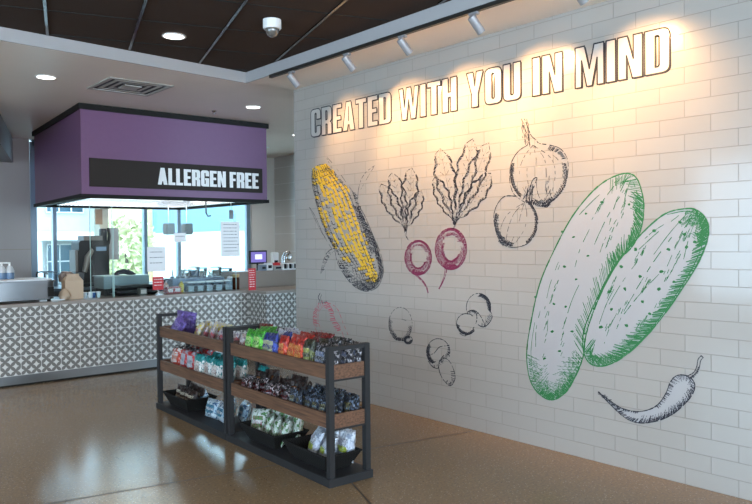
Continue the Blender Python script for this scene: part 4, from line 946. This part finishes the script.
# steel warmer at left
o = empty('round_steel_warmer', put(16, 9.05)); T(o, 'wide brushed steel food warmer with white lids, left on the counter', 'food warmer')
def rrect(w, d_, r, n=6):
    out = []
    for cx, cy, a0 in ((w-r, d_-r, 0), (-w+r, d_-r, 90), (-w+r, -d_+r, 180), (w-r, -d_+r, 270)):
        for k in range(n+1): t = math.radians(a0+90*k/n); out.append((cx+r*math.cos(t), cy+r*math.sin(t)))
    return out
MB().prism(rrect(.36, .27, .1), .03, .23).build('body', mat('warmer_steel', (.17, .17, .175), .3, metal=1, noise=.15, nscale=5), o, smooth=True); MB().prism(rrect(.375, .285, .105), .23, .245).build('rim', M['warmer_steel'], o)
MB().prism(rrect(.34, .24, .08), .245, .262).build('lid', mat('frosted_lid', (.75, .76, .78), .4), o)
for x, y in ((-.3, -.2), (.3, -.2), (.3, .2), (-.3, .2)): MB().lathe([(.02, 0), (.02, .03)], (x, y), 10).build('foot', black, o)
MB().box((.27, -.285, .06), (.33, -.268, .17)).build('control_plate', black, o)
bluel = mat('blue_liquid', srgb(95, 120, 150), .2)
for px, lb in ((2, 'half cut-off clear bottle with blue liquid at the photo edge'), (10, 'clear bottle with blue liquid and white pump on the warmer')):
    o = empty('spray_bottle', put(px, 9.1, CT+.263)); T(o, lb, 'bottle', 'bottles of blue liquid')
    MB().lathe([(.045, 0), (.048, .02), (.048, .075)], n=16).build('liquid', bluel, o, smooth=True); MB().lathe([(.048, .076), (.047, .10), (.03, .14), (.015, .155)], n=16).build('shoulder', mat('cloudy_plastic', srgb(190, 195, 200), .3), o, smooth=True)
    MB().tube([(0, 0, .15), (0, 0, .185)], .012).tube([(.01, 0, .185), (-.09, 0, .188)], .009).build('pump_head', white, o)
# cup caddy and paper bag
o = empty('cup_caddy', put(68, 9.5)); T(o, 'clear square bin filled with brown cups behind the paper bag', 'container')
MB().frustum((0, 0), .0, .30, .13, .12, .16, .15).build('bin', clearpl, o)
for k in range(7):
    a = k*.9; MB().lathe([(.03, .0), (.04, .09)], (.075*math.cos(a)*(k > 0), .07*math.sin(a)*(k > 0)), 12).build('cup', mat('kraft_cup', srgb(190, 160, 145), .7), o).location = (0, 0, .18+.02*(k % 3))
o = empty('paper_bag', put(72.5, 9.0)); T(o, 'beige paper bag with folded top standing on the counter', 'bag')
kraft = mat('kraft_paper', srgb(196, 172, 148), .8, noise=.06, nscale=12)
MB().frustum((0, 0), 0, .22, .105, .07, .105, .07).frustum((0, 0), .22, .27, .105, .07, .075, .03).build('body', kraft, o); B((-.07, -.03, .27), (.07, .0, .30)).build('folded_top', kraft, o); 
o = MB().lathe([(.0, 0), (.05, .01), (.07, .05), (.05, .1), (.01, .13)], n=14).build('paper_pouch', kraft, smooth=True); o.location = put(64.5, 8.93); T(o, 'small beige pouch leaning on the paper bag', 'pouch')
# coffee machine on back counter
o = empty('drink_machine', put(90.5, 11.85, .90)); T(o, 'black and steel drink machine with rounded top on the back counter', 'machine'); o.scale = (.74, .8, .93)
dk = mat('black_gloss', (.014, .015, .017), .45, spec=.25)
pf = [(-.32, 0), (.32, 0)]+[(.32-.06+.06*math.cos(t), .72+.06*math.sin(t)) for t in [k*math.pi/10 for k in range(6)]]+[(-.32+.06+.06*math.cos(t), .72+.06*math.sin(t)) for t in [math.pi/2+k*math.pi/10 for k in range(6)]]
m = MB(); n = len(pf); m.v = [(x, -.25, z) for x, z in pf]+[(x, .2, z) for x, z in pf]; m.f = [list(range(n)), [n+k for k in range(n)][::-1]]+[[k, (k+1) % n, n+(k+1) % n, n+k] for k in range(n)]; m.mi = [0]*len(m.f); m.build('housing', mat('dark_machine_metal', (.02, .02, .021), .5, spec=.25), o)
B((-.02, -.27, .12), (.28, -.25, .70)).build('dark_front', dk, o, bevel=.006); B((-.20, -.20, .78), (.2, .15, .86)).build('hopper', mat('grey_hopper', srgb(105, 100, 95), .5), o); B((-.38, -.2, .1), (-.32, .15, .62)).build('side_panel', mat('grey_side', srgb(110, 105, 100), .5), o)
MB().tube([(-.22, -.27, .25), (-.16, -.30, .5), (-.05, -.28, .62)], [.05, .06, .04]).build('grinder_body', mat('grey_cast', srgb(120, 118, 112), .4), o, smooth=True); B((-.3, -.32, 0), (.3, -.22, .06)).build('drip_tray', dk, o)
B((.03, -.275, .60), (.25, -.268, .67)).build('display', mat('blue_grey_display', srgb(90, 110, 135), .2), o)
# pillar with poster and phone
o = MB().box((aty(100, 240, 12.02).x, 12.02, .9), (aty(109, 240, 12.02).x, 12.28, H)).build('pillar', mat('cream_pillar', srgb(238, 226, 200), .6)); T(o, 'narrow cream pillar standing in front of the windows', 'pillar')
sheet('poster', (95, 209), (102.5, 224.5), 12.01, 'small framed poster high on the cream pillar', mat('tan_poster', srgb(190, 150, 115), .6), 'poster')
q = aty(103.5, 236, 12.0); o = empty('wall_phone', (q.x, 12.0, q.z)); T(o, 'black wall phone on the cream pillar', 'phone'); B((-.07, -.05, -.12), (.04, .015, .12)).build('body', dk, o, bevel=.01); MB().tube([(.06, -.05, -.13), (.075, -.06, 0), (.06, -.05, .13)], .022).build('handset', dk, o)
sheet('paper_towel_dispenser', (108.5, 228), (119, 259.5), 11.95, 'mottled grey panel on the right of the cream pillar', mat('mottled_panel', srgb(175, 172, 172), .5, noise=.25, nscale=25), 'panel')
# faucets
for k, px in enumerate((37, 45)):
    o = MB().tube([(0, 0, 0), (0, 0, .20), (0, -.03, .235), (.05, -.07, .245), (.11, -.10, .235), (.13, -.11, .20)], .013).build('faucet', mat('dark_chrome', (.16, .18, .2), .25, metal=.9), smooth=True); o.location = put(px, 12.05, .90); T(o, ['gooseneck faucet nearest the left window edge', 'gooseneck faucet right of the other faucet'][k], 'faucet', 'faucets at the back sink')
# tray stack and warmer
o = empty('food_case', put(124, 9.3)); T(o, 'pale blue-grey food case with lid behind the counter', 'food case')
case = mat('blue_grey_plastic', srgb(120, 140, 145), .35)
B((-.36, -.2, .12), (.30, .2, .33)).build('case', case, o, bevel=.01); o.scale = (.9, .9, .72); B((-.37, -.21, .33), (.31, .21, .345)).build('lid', mat('pale_teal', srgb(150, 172, 172), .3), o); B((-.34, -.18, 0), (.28, .18, .12)).build('stand', dk, o)
o = MB().tube([(-.12, 0, 0), (-.08, 0, .03), (0, 0, .045), (.1, 0, .02), (.16, 0, .0)], [.02, .03, .035, .03, .01]).build('dark_cloth', mat('navy_cloth', (.02, .022, .04), .8), smooth=True); o.location = put(124, 9.3, CT+.25); T(o, 'dark folded cloth lying on the pale food case', 'cloth')
for k in range(4):
    o = MB().frustum((0, 0), 0, .028, .24, .12, .28, .15).build('serving_tray', dk if k % 2 == 0 else mat('grey_tray', srgb(120, 125, 128), .3, metal=.6), bevel=.003); o.location = (put(133+3*(k % 2), 9.1)[0], 9.1, CT+.034*k+.001); T(o, ['black serving tray at the foot of the tray stack', 'grey serving tray, second of the stack', 'black serving tray, third of the stack', 'grey serving tray on top of the stack'][k], 'tray', 'stacked serving trays')
# small cups left
for k, (px, c) in enumerate(((85, srgb(170, 190, 205)), (90.5, srgb(215, 220, 225)), (93.5, srgb(50, 90, 150)), (98.5, srgb(190, 205, 210)))):
    o = empty('sauce_cup', put(px, 8.98)); T(o, ['pale blue sauce cup beside the paper bag', 'white sauce cup left of the dark blue one', 'dark blue sauce cup on the counter', 'grey sauce cup right of the dark blue one'][k], 'cup', 'sauce cups by the paper bag')
    MB().lathe([(.022, 0), (.028, .065)], n=14).build('cup', mat('cup_tone_%d' % k, c, .4), o, smooth=True); MB().lathe([(.030, .065), (.030, .072)], n=14).build('lid', white, o)
# boxes, bottles between signs
bits = [(142, .05, .05, .09, srgb(95, 95, 90), 'napkin_box', 'dark napkin box left of the red card'), (169, .05, .05, .085, srgb(150, 60, 60), 'condiment_box', 'dull red condiment box right of the red card'), (176, .05, .05, .085, srgb(165, 50, 55), 'condiment_box', 'red condiment box next to the yellow bottle')]
for px, a, b, h_, c, nm, lb in bits:
    o = empty(nm, put(px, 8.93)); T(o, lb, 'box'); B((-a, -b, 0), (a, b, h_)).build('box', mat(nm+str(px), c, .5), o, bevel=.004); B((-a*.7, -b-.002, h_*.25), (a*.7, -b, h_*.8)).build('front_label', mat('pale_label', srgb(205, 195, 190), .6), o)
for k, (px, y, c, lb) in enumerate(((181.5, 9.0, srgb(205, 185, 60), 'yellow mustard bottle on the counter'), (166, 9.1, srgb(215, 180, 165), 'pinkish sauce bottle behind the red card'), (185, 9.35, srgb(225, 228, 232), 'white squeeze bottle behind the yellow one'), (173, 9.35, srgb(190, 200, 215), 'pale blue squeeze bottle behind the condiment boxes'), (193, 9.5, srgb(220, 225, 230), 'white squeeze bottle above the steel pans'))):
    o = empty('squeeze_bottle', put(px, y)); T(o, lb, 'bottle', 'squeeze bottles on the counter'); hh = .15 if y < 9.2 else .24
    MB().lathe([(.03, 0), (.034, .01), (.034, hh*.7), (.018, hh*.82)], n=14).build('body', mat('bottle_tone_%d' % k, c, .35), o, smooth=True); MB().lathe([(.018, hh*.82), (.005, hh)], n=12).build('nozzle', mat('nozzle_tone_%d' % k, c, .35), o)
# clear dispensers row
for k in range(5):
    px = 190+9.2*k; o = empty('clear_canister', put(px, 9.0)); T(o, 'clear square canister with white lid, %s from the left in the row on the counter' % ORD[k], 'canister', 'clear canisters in a row')
    MB().frustum((0, 0), 0, .12, .045, .045, .055, .055).build('canister', clearpl, o); B((-.058, -.058, .12), (.058, .058, .135)).build('lid', mat('milky_lid', srgb(215, 225, 228), .4), o, bevel=.003); B((-.04, -.04, .003), (.04, .04, .075)).build('contents', mat('pale_contents', srgb(190, 205, 210), .7), o)
# rail of pans and utensils behind
o = MB().box((4.3, 9.22, CT), (5.08, 9.5, CT+.17)).build('steel_pan_rail', mat('dark_blue_steel', srgb(85, 95, 110), .35, metal=.5), bevel=.005); T(o, 'dark steel pan rail behind the row of clear canisters', 'pan rail')
ru = random.Random(5)
for k in range(9):
    x = 4.35+.08*k; o = empty('serving_spoon', (x, 9.34, CT+.17)); T(o, 'steel serving spoon handle, %s from the left behind the canisters' % ORD[k], 'spoon', 'serving spoons in the pan rail')
    dx = ru.uniform(-.09, .09); hh = ru.uniform(.06, .15)
    MB().tube([(0, 0, 0), (dx, .02, hh)], .008, 8).build('handle', steel if k % 3 else dk, o); MB().lathe([(.02, 0), (.03, .015), (.03, .03)], n=12).build('bowl', steel, o, smooth=True)
rc = random.Random(9)
for k in range(8):
    px = 152+10.5*k+rc.uniform(-3, 3); o = empty('clear_food_tub', put(px, 9.43, CT+(.17 if k > 2 else 0))); T(o, 'clear food tub with %s lid, %s from left behind the canisters' % (['white', 'pale blue'][k % 2], ORD[k]), 'tub', 'clear tubs behind the canisters')
    hh = rc.uniform(.09, .17); MB().frustum((0, 0), 0, hh, .055, .04, .065, .05).build('tub', clearpl, o); B((-.068, -.052, hh), (.068, .052, hh+.015)).build('lid', mat('tub_lid_%d' % (k % 2), [srgb(225, 228, 232), srgb(150, 185, 205)][k % 2], .4), o, bevel=.003); B((-.045, -.03, .005), (.045, .03, hh*.7)).build('food', mat('tub_food_%d' % (k % 3), [srgb(120, 110, 95), srgb(70, 90, 120), srgb(205, 200, 190)][k % 3], .8), o)
# drink bottle, tablet, items on ledge
o = empty('drink_bottle', put(236, 8.92)); T(o, 'tall dark amber drink bottle left of the red stand', 'bottle'); MB().lathe([(.045, 0), (.05, .01), (.05, .15), (.04, .17)], n=18).build('body', mat('amber', srgb(70, 40, 28), .15), o, smooth=True); MB().lathe([(.042, .17), (.05, .2), (.05, .215)], n=18).build('lid', mat('tan_lid', srgb(190, 165, 110), .4), o, smooth=True)
o = empty('napkin_holder', put(230, 9.0)); T(o, 'pale blue napkin holder left of the dark bottle', 'holder'); B((-.03, -.05, 0), (.03, .05, .16)).build('body', mat('pale_blue_plastic', srgb(170, 195, 215), .4), o, bevel=.005); B((-.02, -.04, .16), (.02, .04, .18)).build('napkins', paper, o)
LZ = 1.155
p = aty(258, 256.5, 9.3); o = empty('register_screen', (p.x, 9.3, LZ)); T(o, 'small black register screen lit purple on the counter ledge', 'screen'); hh = p.z-LZ
B((-.05, -.05, 0), (.05, .06, .01)).build('foot', dk, o); MB().tube([(0, .02, .01), (0, .02, hh)], .014).build('stand', dk, o); B((-.15, -.012, hh-.11), (.15, .012, hh+.09)).build('bezel', dk, o, bevel=.004)
B((-.128, -.016, hh-.085), (.128, -.0125, hh+.068)).build('display', mat('purple_display', srgb(110, 95, 165), .4, emit=.9), o); B((-.06, -.018, hh-.04), (.06, -.0165, hh+.03)).build('display_window', mat('white_display', srgb(225, 225, 240), .4, emit=.9), o)
for px, w, d_, h_, c, nm, lb in ((262.5, .05, .05, .085, srgb(120, 135, 150), 'card_reader', 'blue-grey card reader below the register screen'), (268.5, .05, .05, .11, srgb(230, 230, 232), 'receipt_printer', 'white receipt printer right of the register screen'), (277, .09, .06, .07, srgb(170, 170, 165), 'utensil_tray', 'pale utensil tray under the red package')):
    o = empty(nm, put(px, 9.2, LZ)); T(o, lb, nm.split('_')[-1]); B((-w, -d_, 0), (w, d_, h_)).build('body', mat(nm, c, .4), o, bevel=.006); B((-w*.6, -d_-.002, h_*.3), (w*.6, -d_, h_*.7)).build('front_slot', dk, o)
o = MB().frustum((0, 0), 0, .04, .07, .04, .06, .03).build('red_package', redp, bevel=.004); o.location = put(277, 9.2, LZ+.071); T(o, 'red package lying on top of the utensil tray', 'package')
o = empty('coffee_grinder', put(275, 9.38, LZ)); T(o, 'white dispenser box on the ledge before the grey tiled wall', 'dispenser'); B((-.05, -.04, 0), (.05, .04, .26)).build('body', mat('offwhite', srgb(225, 222, 218), .4), o, bevel=.006); B((-.03, -.045, .08), (.03, -.04, .14)).build('slot', dk, o)
o = empty('wire_rack', put(288, 9.15, LZ)); T(o, 'black and white slotted rack at the right end of the ledge', 'rack'); B((-.13, -.06, .0), (.13, .06, .02)).build('tray', white, o)
for k in range(6): B((-.12+.045*k, -.06, .02), (-.105+.045*k, .06, .09)).build('divider', dk if k % 2 else white, o)
B((-.13, -.065, .09), (.13, .065, .1)).build('top_plate', white, o)
o = MB().tube([(0, 0, 0), (0, 0, .18), (.03, 0, .24), (.09, 0, .26), (.13, 0, .2), (.1, 0, .14), (.05, 0, .17)], [.03, .03, .025, .03, .03, .02, .015]).build('mixer_head', steel, smooth=True); o.location = put(284, 9.36, LZ); T(o, 'curved steel mixer at the right end of the ledge', 'mixer')
# white papers on counter
o = MB().box((-.14, -.08, 0), (.14, .08, .012)).build('paper_stack', mat('bright_paper', (.85, .86, .88), .3), bevel=.002); o.location = put(50, 8.95, CT+.001); T(o, 'flat white paper stack between the warmer and the paper bag', 'paper')
